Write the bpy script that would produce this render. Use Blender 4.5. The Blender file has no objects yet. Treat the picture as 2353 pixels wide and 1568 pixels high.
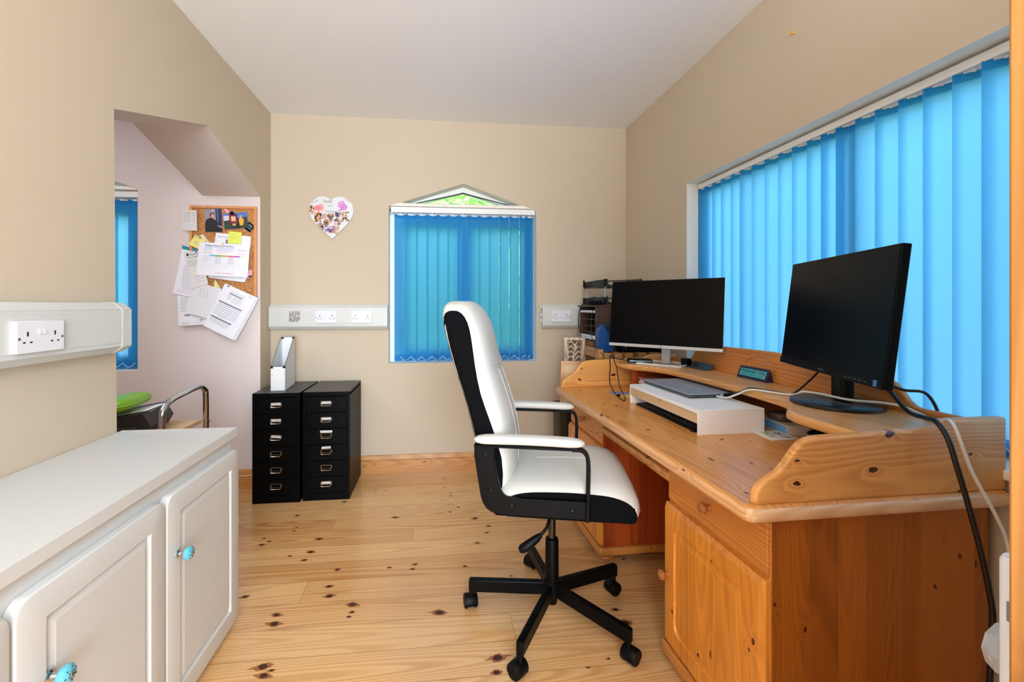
import bpy, bmesh, math, random
from mathutils import Vector, Matrix, noise
R = math.radians
PI = math.pi
random.seed(7)
sc = bpy.context.scene
COL = sc.collection

# ------------------------------------------------------------------ camera
cd = bpy.data.cameras.new('camera'); cam = bpy.data.objects.new('camera', cd); COL.objects.link(cam)
cam.location = (0, 0, 1.204); cam.rotation_euler = (R(90), 0, -math.atan(105/1005))
cd.sensor_width = 36; cd.sensor_fit = 'HORIZONTAL'; cd.lens = 1005/2353*36
cd.shift_x = 66.5/2353; cd.shift_y = -80/2353; cd.clip_start = 0.02
sc.camera = cam

# ------------------------------------------------------------------ view, world, lights
sc.view_settings.view_transform = 'Standard'; sc.view_settings.look = 'None'
sc.view_settings.exposure = 0.0; sc.view_settings.gamma = 1; sc.view_settings.use_curve_mapping = False
sc.cycles.max_bounces = 10; sc.cycles.diffuse_bounces = 6; sc.cycles.transparent_max_bounces = 12
sc.cycles.caustics_reflective = False; sc.cycles.caustics_refractive = False
sc.cycles.sample_clamp_indirect = 6
W = bpy.data.worlds.new('sky'); sc.world = W; W.use_nodes = True
wn = W.node_tree.nodes; wl = W.node_tree.links
wtc = wn.new('ShaderNodeTexCoord'); wsx = wn.new('ShaderNodeSeparateXYZ'); wl.new(wtc.outputs['Generated'], wsx.inputs[0])
wr = wn.new('ShaderNodeValToRGB'); wl.new(wsx.outputs['Z'], wr.inputs[0])
wr.color_ramp.elements[0].position = 0.0; wr.color_ramp.elements[0].color = (.85, .93, 1, 1)
wr.color_ramp.elements[1].position = 0.6; wr.color_ramp.elements[1].color = (.62, .80, 1, 1)
wl.new(wr.outputs[0], wn['Background'].inputs[0]); wn['Background'].inputs[1].default_value = 11.0

def area(name, loc, rot, sx, sy, power, color=(1, 1, 1), spread=None):
    l = bpy.data.lights.new(name, 'AREA'); l.shape = 'RECTANGLE'; l.size = sx; l.size_y = sy
    l.energy = power; l.color = color
    if spread: l.spread = R(spread)
    o = bpy.data.objects.new(name, l); o.location = loc; o.rotation_euler = tuple(R(a) for a in rot); COL.objects.link(o)
    return o
# added fill lights: soft point behind the camera, area panel lighting the side room
pl_ = bpy.data.lights.new('pendant_lamp', 'POINT'); pl_.energy = 56; pl_.shadow_soft_size = .28; pl_.color = (.85, .92, 1)
po = bpy.data.objects.new('pendant_lamp', pl_); po.location = (0.1, -0.7, 1.95); COL.objects.link(po)
area('side_room_lamp', (-2.35, 1.7, 2.54), (0, 0, 0), .9, .9, 22, (.93, .94, 1))
# added fill panel behind the camera, standing in for daylight from an invented opening
area('patio_daylight', (0.1, -2.85, 1.3), (90, 0, 0), 2.3, 2.1, 84, (.81, .905, 1))

# ------------------------------------------------------------------ node helpers
def newmat(name):
    m = bpy.data.materials.new(name); m.use_nodes = True
    nt = m.node_tree; b = nt.nodes['Principled BSDF']
    return m, nt, b
def s2l(c):
    return tuple(((x/255)/12.92 if x/255 <= .04045 else ((x/255+.055)/1.055)**2.4) for x in c)
def flat(name, rgb, rough=.5, metal=0, spec=.5, bump=0, bscale=60, var=0, vscale=4, coat=0):
    m, nt, b = newmat(name); c = s2l(rgb)
    b.inputs['Base Color'].default_value = (*c, 1); b.inputs['Roughness'].default_value = rough
    b.inputs['Metallic'].default_value = metal; b.inputs['Specular IOR Level'].default_value = spec
    b.inputs['Coat Weight'].default_value = coat
    tc = nt.nodes.new('ShaderNodeTexCoord')
    if var:
        n = nt.nodes.new('ShaderNodeTexNoise'); n.inputs['Scale'].default_value = vscale; n.inputs['Detail'].default_value = 5
        nt.links.new(tc.outputs['Object'], n.inputs['Vector'])
        mx = nt.nodes.new('ShaderNodeMix'); mx.data_type = 'RGBA'
        mx.inputs['A'].default_value = (*[x*(1-var) for x in c], 1); mx.inputs['B'].default_value = (*[min(1, x*(1+var)) for x in c], 1)
        nt.links.new(n.outputs['Fac'], mx.inputs['Factor']); nt.links.new(mx.outputs['Result'], b.inputs['Base Color'])
    if bump:
        n = nt.nodes.new('ShaderNodeTexNoise'); n.inputs['Scale'].default_value = bscale; n.inputs['Detail'].default_value = 4
        nt.links.new(tc.outputs['Object'], n.inputs['Vector'])
        bp = nt.nodes.new('ShaderNodeBump'); bp.inputs['Strength'].default_value = bump; bp.inputs['Distance'].default_value = .002
        nt.links.new(n.outputs['Fac'], bp.inputs['Height']); nt.links.new(bp.outputs[0], b.inputs['Normal'])
    return m
def M(nt, op, a, b=None, c=None):
    n = nt.nodes.new('ShaderNodeMath'); n.operation = op
    for i, v in enumerate((a, b, c)):
        if v is None: continue
        if isinstance(v, (int, float)): n.inputs[i].default_value = v
        else: nt.links.new(v, n.inputs[i])
    return n.outputs[0]
def pine(name, light, dark, axis='y', rings=26, knots=.5, rough=.35, strip=0, stripaxis='x', board=False, ring_c=.42, kscale=5.5, seed=0, coat=.15, svar=.14, face=None, tone=.6):
    """varnished knotty pine, grain running along axis; strip = width of glued lamellas"""
    m, nt, b = newmat(name); L = nt.links
    tc = nt.nodes.new('ShaderNodeTexCoord'); src = tc.outputs['Object']
    add = nt.nodes.new('ShaderNodeVectorMath'); add.operation = 'ADD'; L.new(src, add.inputs[0]); add.inputs[1].default_value = (seed*3.17, seed*1.71, seed*2.39)
    vec = add.outputs[0]
    sx = nt.nodes.new('ShaderNodeSeparateXYZ'); L.new(vec, sx.inputs[0])
    rnd = None
    if strip:
        idx = M(nt, 'FLOOR', M(nt, 'DIVIDE', sx.outputs['XYZ'.index(stripaxis.upper())], strip))
        wn_ = nt.nodes.new('ShaderNodeTexWhiteNoise'); wn_.noise_dimensions = '1D'; L.new(idx, wn_.inputs['W']); rnd = wn_.outputs['Value']
    if board:
        at = nt.nodes.new('ShaderNodeAttribute'); at.attribute_name = 'board'; rnd = at.outputs['Fac']
    if rnd is not None:
        cb = nt.nodes.new('ShaderNodeCombineXYZ'); off = M(nt, 'MULTIPLY', rnd, 37.0)
        for k in range(3): L.new(off, cb.inputs[k])
        a2 = nt.nodes.new('ShaderNodeVectorMath'); a2.operation = 'ADD'; L.new(vec, a2.inputs[0]); L.new(cb.outputs[0], a2.inputs[1]); vec = a2.outputs[0]
    sc_ = {'x': (.07, 1, 1), 'y': (1, .07, 1), 'z': (1, 1, .07)}[axis]
    mp = nt.nodes.new('ShaderNodeMapping'); mp.inputs['Scale'].default_value = sc_; L.new(vec, mp.inputs['Vector'])
    n1 = nt.nodes.new('ShaderNodeTexNoise'); n1.inputs['Scale'].default_value = 4.5; n1.inputs['Detail'].default_value = 1.0; n1.inputs['Roughness'].default_value = .3
    L.new(mp.outputs[0], n1.inputs['Vector'])
    # knots
    face = face or {'x': 'xz', 'y': 'xy', 'z': 'xz'}[axis]
    sv = nt.nodes.new('ShaderNodeSeparateXYZ'); L.new(vec, sv.inputs[0])
    gx = 'XYZ'.index(axis.upper()); cross = [c for c in face if c != axis][0]
    nk = nt.nodes.new('ShaderNodeTexNoise'); nk.inputs['Scale'].default_value = 22; L.new(vec, nk.inputs['Vector'])
    wob = M(nt, 'MULTIPLY', M(nt, 'SUBTRACT', nk.outputs['Fac'], .5), .02)
    kc = nt.nodes.new('ShaderNodeCombineXYZ'); L.new(M(nt, 'ADD', M(nt, 'MULTIPLY', sv.outputs[gx], .6), wob), kc.inputs[0]); L.new(M(nt, 'ADD', sv.outputs['XYZ'.index(cross.upper())], wob), kc.inputs[1])
    vo = nt.nodes.new('ShaderNodeTexVoronoi'); vo.voronoi_dimensions = '2D'; vo.inputs['Scale'].default_value = kscale; L.new(kc.outputs[0], vo.inputs['Vector'])
    dist = vo.outputs['Distance']
    vs = nt.nodes.new('ShaderNodeSeparateColor'); L.new(vo.outputs['Color'], vs.inputs[0])
    on = M(nt, 'LESS_THAN', vs.outputs[0], knots)
    rad = M(nt, 'MULTIPLY_ADD', vs.outputs[1], .034*kscale/6, .020*kscale/6)
    kk = M(nt, 'SUBTRACT', 1.0, M(nt, 'SMOOTH_MIN', M(nt, 'DIVIDE', dist, rad), 1.0, .2))
    kk = M(nt, 'MULTIPLY', M(nt, 'MINIMUM', M(nt, 'MULTIPLY', M(nt, 'MAXIMUM', kk, 0.0), 6.0), 1.0), on)
    bend = M(nt, 'MULTIPLY', M(nt, 'EXPONENT', M(nt, 'MULTIPLY', dist, -13.0)), on)
    ph = M(nt, 'ADD', M(nt, 'MULTIPLY', n1.outputs['Fac'], rings*1.9), M(nt, 'MULTIPLY', bend, 3.6))
    fr = M(nt, 'FRACT', ph)
    ring = M(nt, 'POWER', fr, 3.0)
    ring = M(nt, 'MULTIPLY', ring, M(nt, 'MULTIPLY', M(nt, 'SUBTRACT', 1.0, fr), 9.0))
    # fibres
    fs = {'x': (1.5, 90, 90), 'y': (90, 1.5, 90), 'z': (90, 90, 1.5)}[axis]
    mf = nt.nodes.new('ShaderNodeMapping'); mf.inputs['Scale'].default_value = fs; L.new(vec, mf.inputs['Vector'])
    nf = nt.nodes.new('ShaderNodeTexNoise'); nf.inputs['Scale'].default_value = 2.2; nf.inputs['Detail'].default_value = 4; L.new(mf.outputs[0], nf.inputs['Vector'])
    # broad tone
    nb = nt.nodes.new('ShaderNodeTexNoise'); nb.inputs['Scale'].default_value = 9; nb.inputs['Detail'].default_value = 3; L.new(mp.outputs[0], nb.inputs['Vector'])
    fac = M(nt, 'ADD', M(nt, 'MULTIPLY', ring, ring_c), M(nt, 'MULTIPLY', M(nt, 'SUBTRACT', nf.outputs['Fac'], .45), .55))
    fac = M(nt, 'ADD', fac, M(nt, 'MULTIPLY', M(nt, 'SUBTRACT', nb.outputs['Fac'], .42), tone))
    if rnd is not None: fac = M(nt, 'ADD', fac, M(nt, 'MULTIPLY', M(nt, 'SUBTRACT', rnd, .5), svar*2.6))
    mx = nt.nodes.new('ShaderNodeMix'); mx.data_type = 'RGBA'; mx.inputs['A'].default_value = (*s2l(light), 1); mx.inputs['B'].default_value = (*s2l(dark), 1)
    mx.clamp_factor = True; L.new(fac, mx.inputs['Factor'])
    m2 = nt.nodes.new('ShaderNodeMix'); m2.data_type = 'RGBA'; L.new(kk, m2.inputs['Factor']); L.new(mx.outputs['Result'], m2.inputs['A'])
    m2.inputs['B'].default_value = (*s2l((74, 26, 10)), 1)
    L.new(m2.outputs['Result'], b.inputs['Base Color'])
    b.inputs['Roughness'].default_value = rough; b.inputs['Coat Weight'].default_value = coat; b.inputs['Coat Roughness'].default_value = .18
    bp = nt.nodes.new('ShaderNodeBump'); bp.inputs['Strength'].default_value = .12; bp.inputs['Distance'].default_value = .001
    L.new(nf.outputs['Fac'], bp.inputs['Height']); L.new(bp.outputs[0], b.inputs['Normal'])
    return m

# ------------------------------------------------------------------ materials
WALL = flat('painted_wall_magnolia', (204, 190, 169), .85, spec=.15, bump=.12, bscale=160, var=.015)
WALLP = flat('painted_wall_pink_grey', (222, 212, 210), .85, spec=.15, bump=.12, bscale=160, var=.015)
SOFF = flat('painted_soffit', (214, 204, 200), .85, spec=.15, bump=.12, bscale=160)
CEIL = flat('ceiling_white', (243, 246, 252), .9, spec=.1, bump=.1, bscale=180)
REVEAL = flat('reveal_cream', (246, 244, 234), .7, spec=.2)
UPVC = flat('white_upvc', (238, 240, 240), .35, spec=.5)
PVC = flat('trunking_white', (208, 210, 208), .38, spec=.5)
PVCD = flat('trunking_joint_grey', (150, 150, 146), .5)
SOCK = flat('socket_white', (228, 229, 236), .3)
DARK = flat('dark_slot', (28, 24, 24), .6)
SCREW = flat('steel_screw', (140, 140, 135), .35, metal=.9)
GASK = flat('black_gasket', (30, 34, 38), .5)
CABW = flat('white_painted_wood', (207, 209, 208), .42, spec=.45, bump=.1, bscale=40, var=.012, vscale=6)
BLACKM = flat('black_enamelled_steel', (6, 6, 7), .4, spec=.08, bump=.05, bscale=500)
BLACKTOP = flat('dark_grey_enamelled_steel', (46, 46, 50), .38, spec=.5, var=.1, vscale=9)
CHROME = flat('chrome', (205, 205, 208), .12, metal=1)
BRASS = flat('nickel_pull', (190, 175, 150), .22, metal=1)
LABEL = flat('paper_label', (232, 234, 238), .6)
INK = flat('printed_ink', (52, 54, 66), .7)
INKL = flat('grey_print', (120, 122, 135), .7)
PAPER = flat('white_paper', (236, 237, 246), .7, spec=.2)
PAPER2 = flat('off_white_paper', (224, 222, 222), .7, spec=.2)
YELL = flat('yellow_paper', (238, 226, 130), .7)
GREENN = flat('lime_sticky_note', (222, 232, 96), .7)
TEAL = flat('teal_paper', (14, 140, 160), .6)
PINKP = flat('pink_paper', (240, 170, 190), .6)
BLKP = flat('black_plastic', (6, 6, 8), .45, spec=.14)
BLKG = flat('black_gloss_screen', (3, 3, 6), .3, spec=.12, bump=0)
BLKF = flat('black_woven_fabric', (9, 10, 13), .95, spec=.1, bump=.5, bscale=700)
LEATH = flat('white_leatherette', (206, 205, 199), .42, spec=.4, bump=.12, bscale=220, var=.015)
BLKMET = flat('black_powder_coated_metal', (6, 6, 7), .4, spec=.1)
SILV = flat('silver_plastic', (205, 207, 210), .35, metal=.35)
GREYM = flat('grey_aluminium_laptop', (150, 160, 174), .45, metal=.3, bump=.04, bscale=900)
GREYD = flat('dark_grey_laptop_side', (88, 92, 98), .4, metal=.5)
RISW = flat('white_laminate', (246, 248, 252), .4)
CABLEB = flat('black_cable_sheath', (16, 16, 17), .45)
CABLEW = flat('white_cable_sheath', (232, 230, 226), .4)
DKWOOD = pine('dark_stained_wood', (82, 48, 22), (26, 12, 6), 'z', 16, knots=.0, rough=.5, tone=1.8, coat=0)
NAVY = flat('blue_plastic_box', (10, 66, 128), .35)
TWIRE = flat('twisted_bead_chain', (235, 238, 240), .4)
PINE_TOP = pine('desk_pine_along', (226, 160, 88), (170, 102, 42), 'y', 24, knots=.62, rough=.32, strip=.11, stripaxis='x', svar=.09, kscale=9, seed=1)
PINE_EDGE = pine('desk_pine_edge', (228, 176, 122), (166, 106, 66), 'y', 30, knots=.5, rough=.3, kscale=10, seed=2, face='yz')
PINE_X = pine('desk_pine_across', (232, 170, 96), (178, 108, 44), 'x', 20, knots=.75, rough=.34, kscale=9, seed=3)
PINE_XE = pine('desk_pine_end_edge', (236, 198, 154), (196, 146, 104), 'x', 24, knots=.15, rough=.3, kscale=8, seed=9)
PINE_Z = pine('desk_pine_upright', (180, 102, 28), (112, 50, 6), 'z', 20, knots=.6, rough=.35, strip=.078, stripaxis='x', svar=.36, kscale=8.0, ring_c=.26, seed=4)  # shade on the pedestal side is put into this darker pine colour
PINE_ZD = pine('desk_pine_door', (224, 146, 54), (164, 90, 18), 'z', 20, knots=.55, rough=.33, strip=.075, stripaxis='y', svar=.12, kscale=9, ring_c=.34, seed=5, face='yz')
PINE_Y = pine('desk_pine_drawer', (220, 144, 62), (160, 90, 26), 'y', 24, knots=.55, rough=.33, kscale=10, seed=6, face='yz')
PINE_IN = pine('desk_pine_red_inside', (176, 74, 22), (108, 32, 8), 'z', 14, knots=.3, rough=.4, strip=.09, stripaxis='x', svar=.15, kscale=5, seed=7)  # kneehole and under-shelf shade painted in as a dark red pine
PINE_SK = pine('skirting_pine', (206, 150, 88), (150, 92, 42), 'x', 18, knots=.4, rough=.3, kscale=7, seed=8)
PINE_DOOR = pine('door_pine', (204, 146, 80), (156, 94, 38), 'z', 10, knots=.2, rough=.4, kscale=5, seed=10)
OAKV = pine('riser_oak_veneer', (226, 198, 158), (196, 160, 112), 'y', 12, knots=0, rough=.5, seed=11, coat=0)
BEECH = pine('beech_board', (224, 190, 146), (200, 160, 112), 'x', 10, knots=0, rough=.5, seed=12, coat=0)
FLOORM = pine('pine_floorboards', (226, 180, 122), (186, 126, 66), 'x', 24, knots=.0, rough=.24, board=True, ring_c=.5, svar=.2, seed=13, coat=.5, tone=.6)
KNOT = flat('floor_knot_core', (58, 26, 14), .35, var=.4, vscale=120)
KNOTH = flat('floor_knot_ring', (160, 98, 48), .32, var=.22, vscale=160)
GAP = flat('floorboard_gap', (120, 70, 34), .7)

def blindmat():
    m, nt, b = newmat('blue_blind_fabric'); L = nt.links
    out = nt.nodes['Material Output']
    tc = nt.nodes.new('ShaderNodeTexCoord'); mp = nt.nodes.new('ShaderNodeMapping'); mp.inputs['Scale'].default_value = (300, 300, 500); L.new(tc.outputs['Object'], mp.inputs[0])
    n = nt.nodes.new('ShaderNodeTexNoise'); n.inputs['Scale'].default_value = 1.0; n.inputs['Detail'].default_value = 2; L.new(mp.outputs[0], n.inputs['Vector'])
    r = nt.nodes.new('ShaderNodeMix'); r.data_type = 'RGBA'; L.new(n.outputs['Fac'], r.inputs['Factor'])
    r.inputs['A'].default_value = (*s2l((44, 148, 204)), 1); r.inputs['B'].default_value = (*s2l((66, 174, 228)), 1)
    df = nt.nodes.new('ShaderNodeBsdfDiffuse'); L.new(r.outputs['Result'], df.inputs[0])
    tr = nt.nodes.new('ShaderNodeBsdfTranslucent'); tr.inputs[0].default_value = (*s2l((140, 206, 252)), 1)
    mx = nt.nodes.new('ShaderNodeMixShader'); mx.inputs[0].default_value = .58
    L.new(df.outputs[0], mx.inputs[1]); L.new(tr.outputs[0], mx.inputs[2]); L.new(mx.outputs[0], out.inputs[0])
    return m
BLIND = blindmat()
def glassmat():
    m, nt, b = newmat('window_glass'); L = nt.links; out = nt.nodes['Material Output']
    t = nt.nodes.new('ShaderNodeBsdfTransparent'); t.inputs[0].default_value = (.93, .96, .95, 1)
    g = nt.nodes.new('ShaderNodeBsdfGlossy'); g.inputs['Roughness'].default_value = .02
    f = nt.nodes.new('ShaderNodeFresnel'); f.inputs[0].default_value = 1.45
    mx = nt.nodes.new('ShaderNodeMixShader'); L.new(f.outputs[0], mx.inputs[0]); L.new(t.outputs[0], mx.inputs[1]); L.new(g.outputs[0], mx.inputs[2]); L.new(mx.outputs[0], out.inputs[0])
    return m
GLASS = glassmat()
def smokedmat():
    m, nt, b = newmat('smoked_plastic'); L = nt.links; out = nt.nodes['Material Output']
    b.inputs['Base Color'].default_value = (*s2l((60, 56, 48)), 1); b.inputs['Roughness'].default_value = .2
    return m
SMOKE = smokedmat()
def corkmat():
    m, nt, b = newmat('cork'); L = nt.links
    tc = nt.nodes.new('ShaderNodeTexCoord')
    v = nt.nodes.new('ShaderNodeTexVoronoi'); v.inputs['Scale'].default_value = 260; L.new(tc.outputs['Object'], v.inputs['Vector'])
    sp = nt.nodes.new('ShaderNodeSeparateColor'); L.new(v.outputs['Color'], sp.inputs[0])
    r = nt.nodes.new('ShaderNodeValToRGB'); L.new(sp.outputs[0], r.inputs[0])
    r.color_ramp.elements[0].color = (*s2l((140, 82, 40)), 1); r.color_ramp.elements[1].color = (*s2l((214, 158, 98)), 1)
    L.new(r.outputs[0], b.inputs['Base Color']); b.inputs['Roughness'].default_value = .9
    return m
CORK = corkmat()
def photomat(name, cols, scale=60, seed=0):
    m, nt, b = newmat(name); L = nt.links
    tc = nt.nodes.new('ShaderNodeTexCoord')
    mp = nt.nodes.new('ShaderNodeMapping'); mp.inputs['Location'].default_value = (seed, seed*2, seed*3); L.new(tc.outputs['Object'], mp.inputs[0])
    n = nt.nodes.new('ShaderNodeTexNoise'); n.inputs['Scale'].default_value = scale; n.inputs['Detail'].default_value = 2; L.new(mp.outputs[0], n.inputs['Vector'])
    r = nt.nodes.new('ShaderNodeValToRGB'); L.new(n.outputs['Fac'], r.inputs[0]); r.color_ramp.interpolation = 'EASE'
    k = len(cols)
    while len(r.color_ramp.elements) < k: r.color_ramp.elements.new(.5)
    for i, c in enumerate(cols):
        e = r.color_ramp.elements[i]; e.position = .32+.36*i/k if i else 0; e.color = (*s2l(c), 1)
    L.new(r.outputs[0], b.inputs['Base Color']); b.inputs['Roughness'].default_value = .3
    return m
def foliage(name, a, b_):
    m, nt, b = newmat(name); L = nt.links; out = nt.nodes['Material Output']
    oi = nt.nodes.new('ShaderNodeTexCoord'); n = nt.nodes.new('ShaderNodeTexNoise'); n.inputs['Scale'].default_value = 5; L.new(oi.outputs['Object'], n.inputs['Vector'])
    r = nt.nodes.new('ShaderNodeMix'); r.data_type = 'RGBA'; r.inputs['A'].default_value = (*s2l(a), 1); r.inputs['B'].default_value = (*s2l(b_), 1); L.new(n.outputs['Fac'], r.inputs['Factor'])
    L.new(r.outputs['Result'], b.inputs['Base Color']); b.inputs['Roughness'].default_value = .6
    t = nt.nodes.new('ShaderNodeBsdfTranslucent'); L.new(r.outputs['Result'], t.inputs[0])
    mx = nt.nodes.new('ShaderNodeMixShader'); mx.inputs[0].default_value = .4; L.new(b.outputs[0], mx.inputs[1]); L.new(t.outputs[0], mx.inputs[2]); L.new(mx.outputs[0], out.inputs[0])
    return m
LEAF = foliage('garden_leaves', (110, 165, 70), (200, 226, 140))
LEAFD = foliage('dark_hedge_leaves', (24, 74, 40), (60, 120, 62))
GRASS = flat('lawn_grass', (120, 160, 66), .9, var=.25, vscale=3)
PENCIL = flat('pencil_brown', (120, 92, 96), .7)
PATH = flat('garden_path', (200, 190, 178), .9, var=.1)
BARK = flat('bark', (84, 66, 50), .9)

# ------------------------------------------------------------------ mesh builder
class MB:
    def __init__(s): s.v = []; s.f = []; s.m = []
    def add(s, vs, fs, m=0):
        o = len(s.v); s.v += [tuple(p) for p in vs]
        for f in fs: s.f.append(tuple(o+i for i in f)); s.m.append(m)
        return s
    def box(s, x0, y0, z0, x1, y1, z1, m=0):
        v = [(x, y, z) for z in (z0, z1) for y in (y0, y1) for x in (x0, x1)]
        return s.add(v, [(0, 2, 3, 1), (4, 5, 7, 6), (0, 1, 5, 4), (2, 6, 7, 3), (0, 4, 6, 2), (1, 3, 7, 5)], m)
    def prism(s, pts, plane, a, b, m=0, ms=None, mb=None):
        """pts 2D in plane 'xy','xz','yz', extruded along the third axis from a to b"""
        f = {'xy': lambda p, t: (p[0], p[1], t), 'xz': lambda p, t: (p[0], t, p[1]), 'yz': lambda p, t: (t, p[0], p[1])}[plane]
        n = len(pts); v = [f(p, a) for p in pts]+[f(p, b) for p in pts]
        o = len(s.v); s.v += v
        s.f.append(tuple(o+i for i in range(n))[::-1]); s.m.append(m)
        s.f.append(tuple(o+n+i for i in range(n))); s.m.append(m if mb is None else mb)
        for i in range(n):
            j = (i+1) % n; s.f.append((o+i, o+j, o+n+j, o+n+i)); s.m.append(m if ms is None else ms)
        return s
    def loft(s, rings, m=0, caps=True, closed=True, mcap=None):
        o = len(s.v); n = len(rings[0])
        for r in rings: s.v += [tuple(p) for p in r]
        for k in range(len(rings)-1):
            for i in range(n if closed else n-1):
                j = (i+1) % n
                s.f.append((o+k*n+i, o+k*n+j, o+(k+1)*n+j, o+(k+1)*n+i)); s.m.append(m(k, i) if callable(m) else m)
        if caps:
            mc = mcap if mcap is not None else (m if not callable(m) else 0)
            s.f.append(tuple(o+i for i in range(n))[::-1]); s.m.append(mc)
            s.f.append(tuple(o+(len(rings)-1)*n+i for i in range(n))); s.m.append(mc)
        return s
    def tube(s, path, r, n=10, m=0, caps=True):
        P = [Vector(p) for p in path]; rings = []
        up = None
        for i, p in enumerate(P):
            t = (P[min(i+1, len(P)-1)]-P[max(i-1, 0)])
            if t.length < 1e-9: t = Vector((0, 0, 1))
            t.normalize()
            if up is None: up = Vector((0, 0, 1)) if abs(t.z) < .9 else Vector((1, 0, 0))
            a = (up-t*up.dot(t)).normalized(); up = a; b = t.cross(a)
            rr = r[i] if isinstance(r, (list, tuple)) else r
            rings.append([p+(a*math.cos(2*PI*k/n)+b*math.sin(2*PI*k/n))*rr for k in range(n)])
        return s.loft(rings, m, caps)
    def lathe(s, prof, o=(0, 0, 0), ax=(0, 0, 1), n=24, m=0):
        ax = Vector(ax).normalized(); a = Vector((1, 0, 0)) if abs(ax.x) < .9 else Vector((0, 1, 0))
        a = (a-ax*a.dot(ax)).normalized(); b = ax.cross(a); o = Vector(o)
        rings = [[o+ax*h+(a*math.cos(2*PI*k/n)+b*math.sin(2*PI*k/n))*max(r, 1e-5) for k in range(n)] for r, h in prof]
        return s.loft(rings, m)
    def ball(s, c, rx, ry=None, rz=None, n=14, m=0):
        ry = ry or rx; rz = rz or rx; rings = []
        for i in range(n+1):
            t = -PI/2+PI*i/n
            rings.append([(c[0]+rx*max(math.cos(t), 1e-3)*math.cos(2*PI*k/(n*2)), c[1]+ry*max(math.cos(t), 1e-3)*math.sin(2*PI*k/(n*2)), c[2]+rz*math.sin(t)) for k in range(n*2)])
        return s.loft(rings, m)
    def xf(s, mat, start=0):
        for i in range(start, len(s.v)): s.v[i] = tuple(mat @ Vector(s.v[i]))
        return s
    def build(s, name, mats, parent=None, bevel=0, seg=2, world=False, loc=None, angle=35, subd=0):
        me = bpy.data.meshes.new(name); v = s.v
        if world and parent is not None:
            inv = parent['_m'] if False else ROOT[parent.name].inverted(); v = [tuple(inv @ Vector(p)) for p in v]
        if loc is not None: v = [(p[0]-loc[0], p[1]-loc[1], p[2]-loc[2]) for p in v]
        me.from_pydata(v, [], s.f)
        if not isinstance(mats, (list, tuple)): mats = [mats]
        for mm in mats: me.materials.append(mm)
        me.polygons.foreach_set('material_index', s.m)
        bm = bmesh.new(); bm.from_mesh(me); bmesh.ops.recalc_face_normals(bm, faces=bm.faces); bm.to_mesh(me); bm.free()
        me.polygons.foreach_set('use_smooth', [True]*len(me.polygons)); me.set_sharp_from_angle(angle=R(angle)); me.update()
        o = bpy.data.objects.new(name, me); COL.objects.link(o)
        if loc is not None: o.location = loc
        if parent is not None: o.parent = parent
        if bevel:
            b = o.modifiers.new('bevel', 'BEVEL'); b.width = bevel; b.segments = seg; b.limit_method = 'ANGLE'; b.angle_limit = R(40)
        if subd:
            b = o.modifiers.new('sub', 'SUBSURF'); b.levels = subd; b.render_levels = subd
        ROOT[o.name] = (ROOT[parent.name] if parent is not None else Matrix()) @ Matrix.Translation(loc if loc is not None else (0, 0, 0))
        return o
ROOT = {}
def tag(o, label=None, cat=None, group=None, kind=None):
    if label: o['label'] = label
    if cat: o['category'] = cat
    if group: o['group'] = group
    if kind: o['kind'] = kind
    return o
def thing(name, label, cat, loc=(0, 0, 0), rz=0, group=None, kind=None):
    o = bpy.data.objects.new(name, None); COL.objects.link(o); o.location = loc; o.rotation_euler = (0, 0, rz)
    o.empty_display_size = .1
    ROOT[o.name] = Matrix.Translation(loc) @ Matrix.Rotation(rz, 4, 'Z')
    return tag(o, label, cat, group, kind)
def copy_tree(o, parent=None):
    c = o.copy(); COL.objects.link(c); ROOT[c.name] = ROOT[o.name]
    if parent is not None: c.parent = parent
    for ch in list(o.children): copy_tree(ch, c)
    return c
def place(o, loc, rz=0):
    o.location = loc; o.rotation_euler = (0, 0, rz); ROOT[o.name] = Matrix.Translation(loc) @ Matrix.Rotation(rz, 4, 'Z')
def text_geo(txt, bold=0):
    cu = bpy.data.curves.new('t', 'FONT'); cu.body = txt; cu.resolution_u = 2; cu.offset = bold
    ob = bpy.data.objects.new('t', cu); me = bpy.data.meshes.new_from_object(ob)
    v = [tuple(p.co) for p in me.vertices]; f = [tuple(p.vertices) for p in me.polygons]
    bpy.data.objects.remove(ob); bpy.data.curves.remove(cu); bpy.data.meshes.remove(me)
    if not v: return [], []
    x0 = min(p[0] for p in v); x1 = max(p[0] for p in v); y0 = min(p[1] for p in v); y1 = max(p[1] for p in v)
    return [((p[0]-x0)/(x1-x0), (p[1]-y0)/(y1-y0)) for p in v], f
def smooth_path(pts, n=8):
    P = [Vector(p) for p in pts]; out = []
    for i in range(len(P)-1):
        p0 = P[max(i-1, 0)]; p1 = P[i]; p2 = P[i+1]; p3 = P[min(i+2, len(P)-1)]
        for k in range(n):
            t = k/n
            out.append(.5*((2*p1)+(p2-p0)*t+(2*p0-5*p1+4*p2-p3)*t*t+(3*p1-p0-3*p2+p3)*t**3))
    out.append(P[-1]); return out

# ================================================================== THE SETTING
XL, XR, YB, ZC = -1.17, 1.44, 3.228, 2.565
YA = 3.043   # wall of the side room seen through the opening
XI = -1.53  # inner face of the thick left wall
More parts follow.
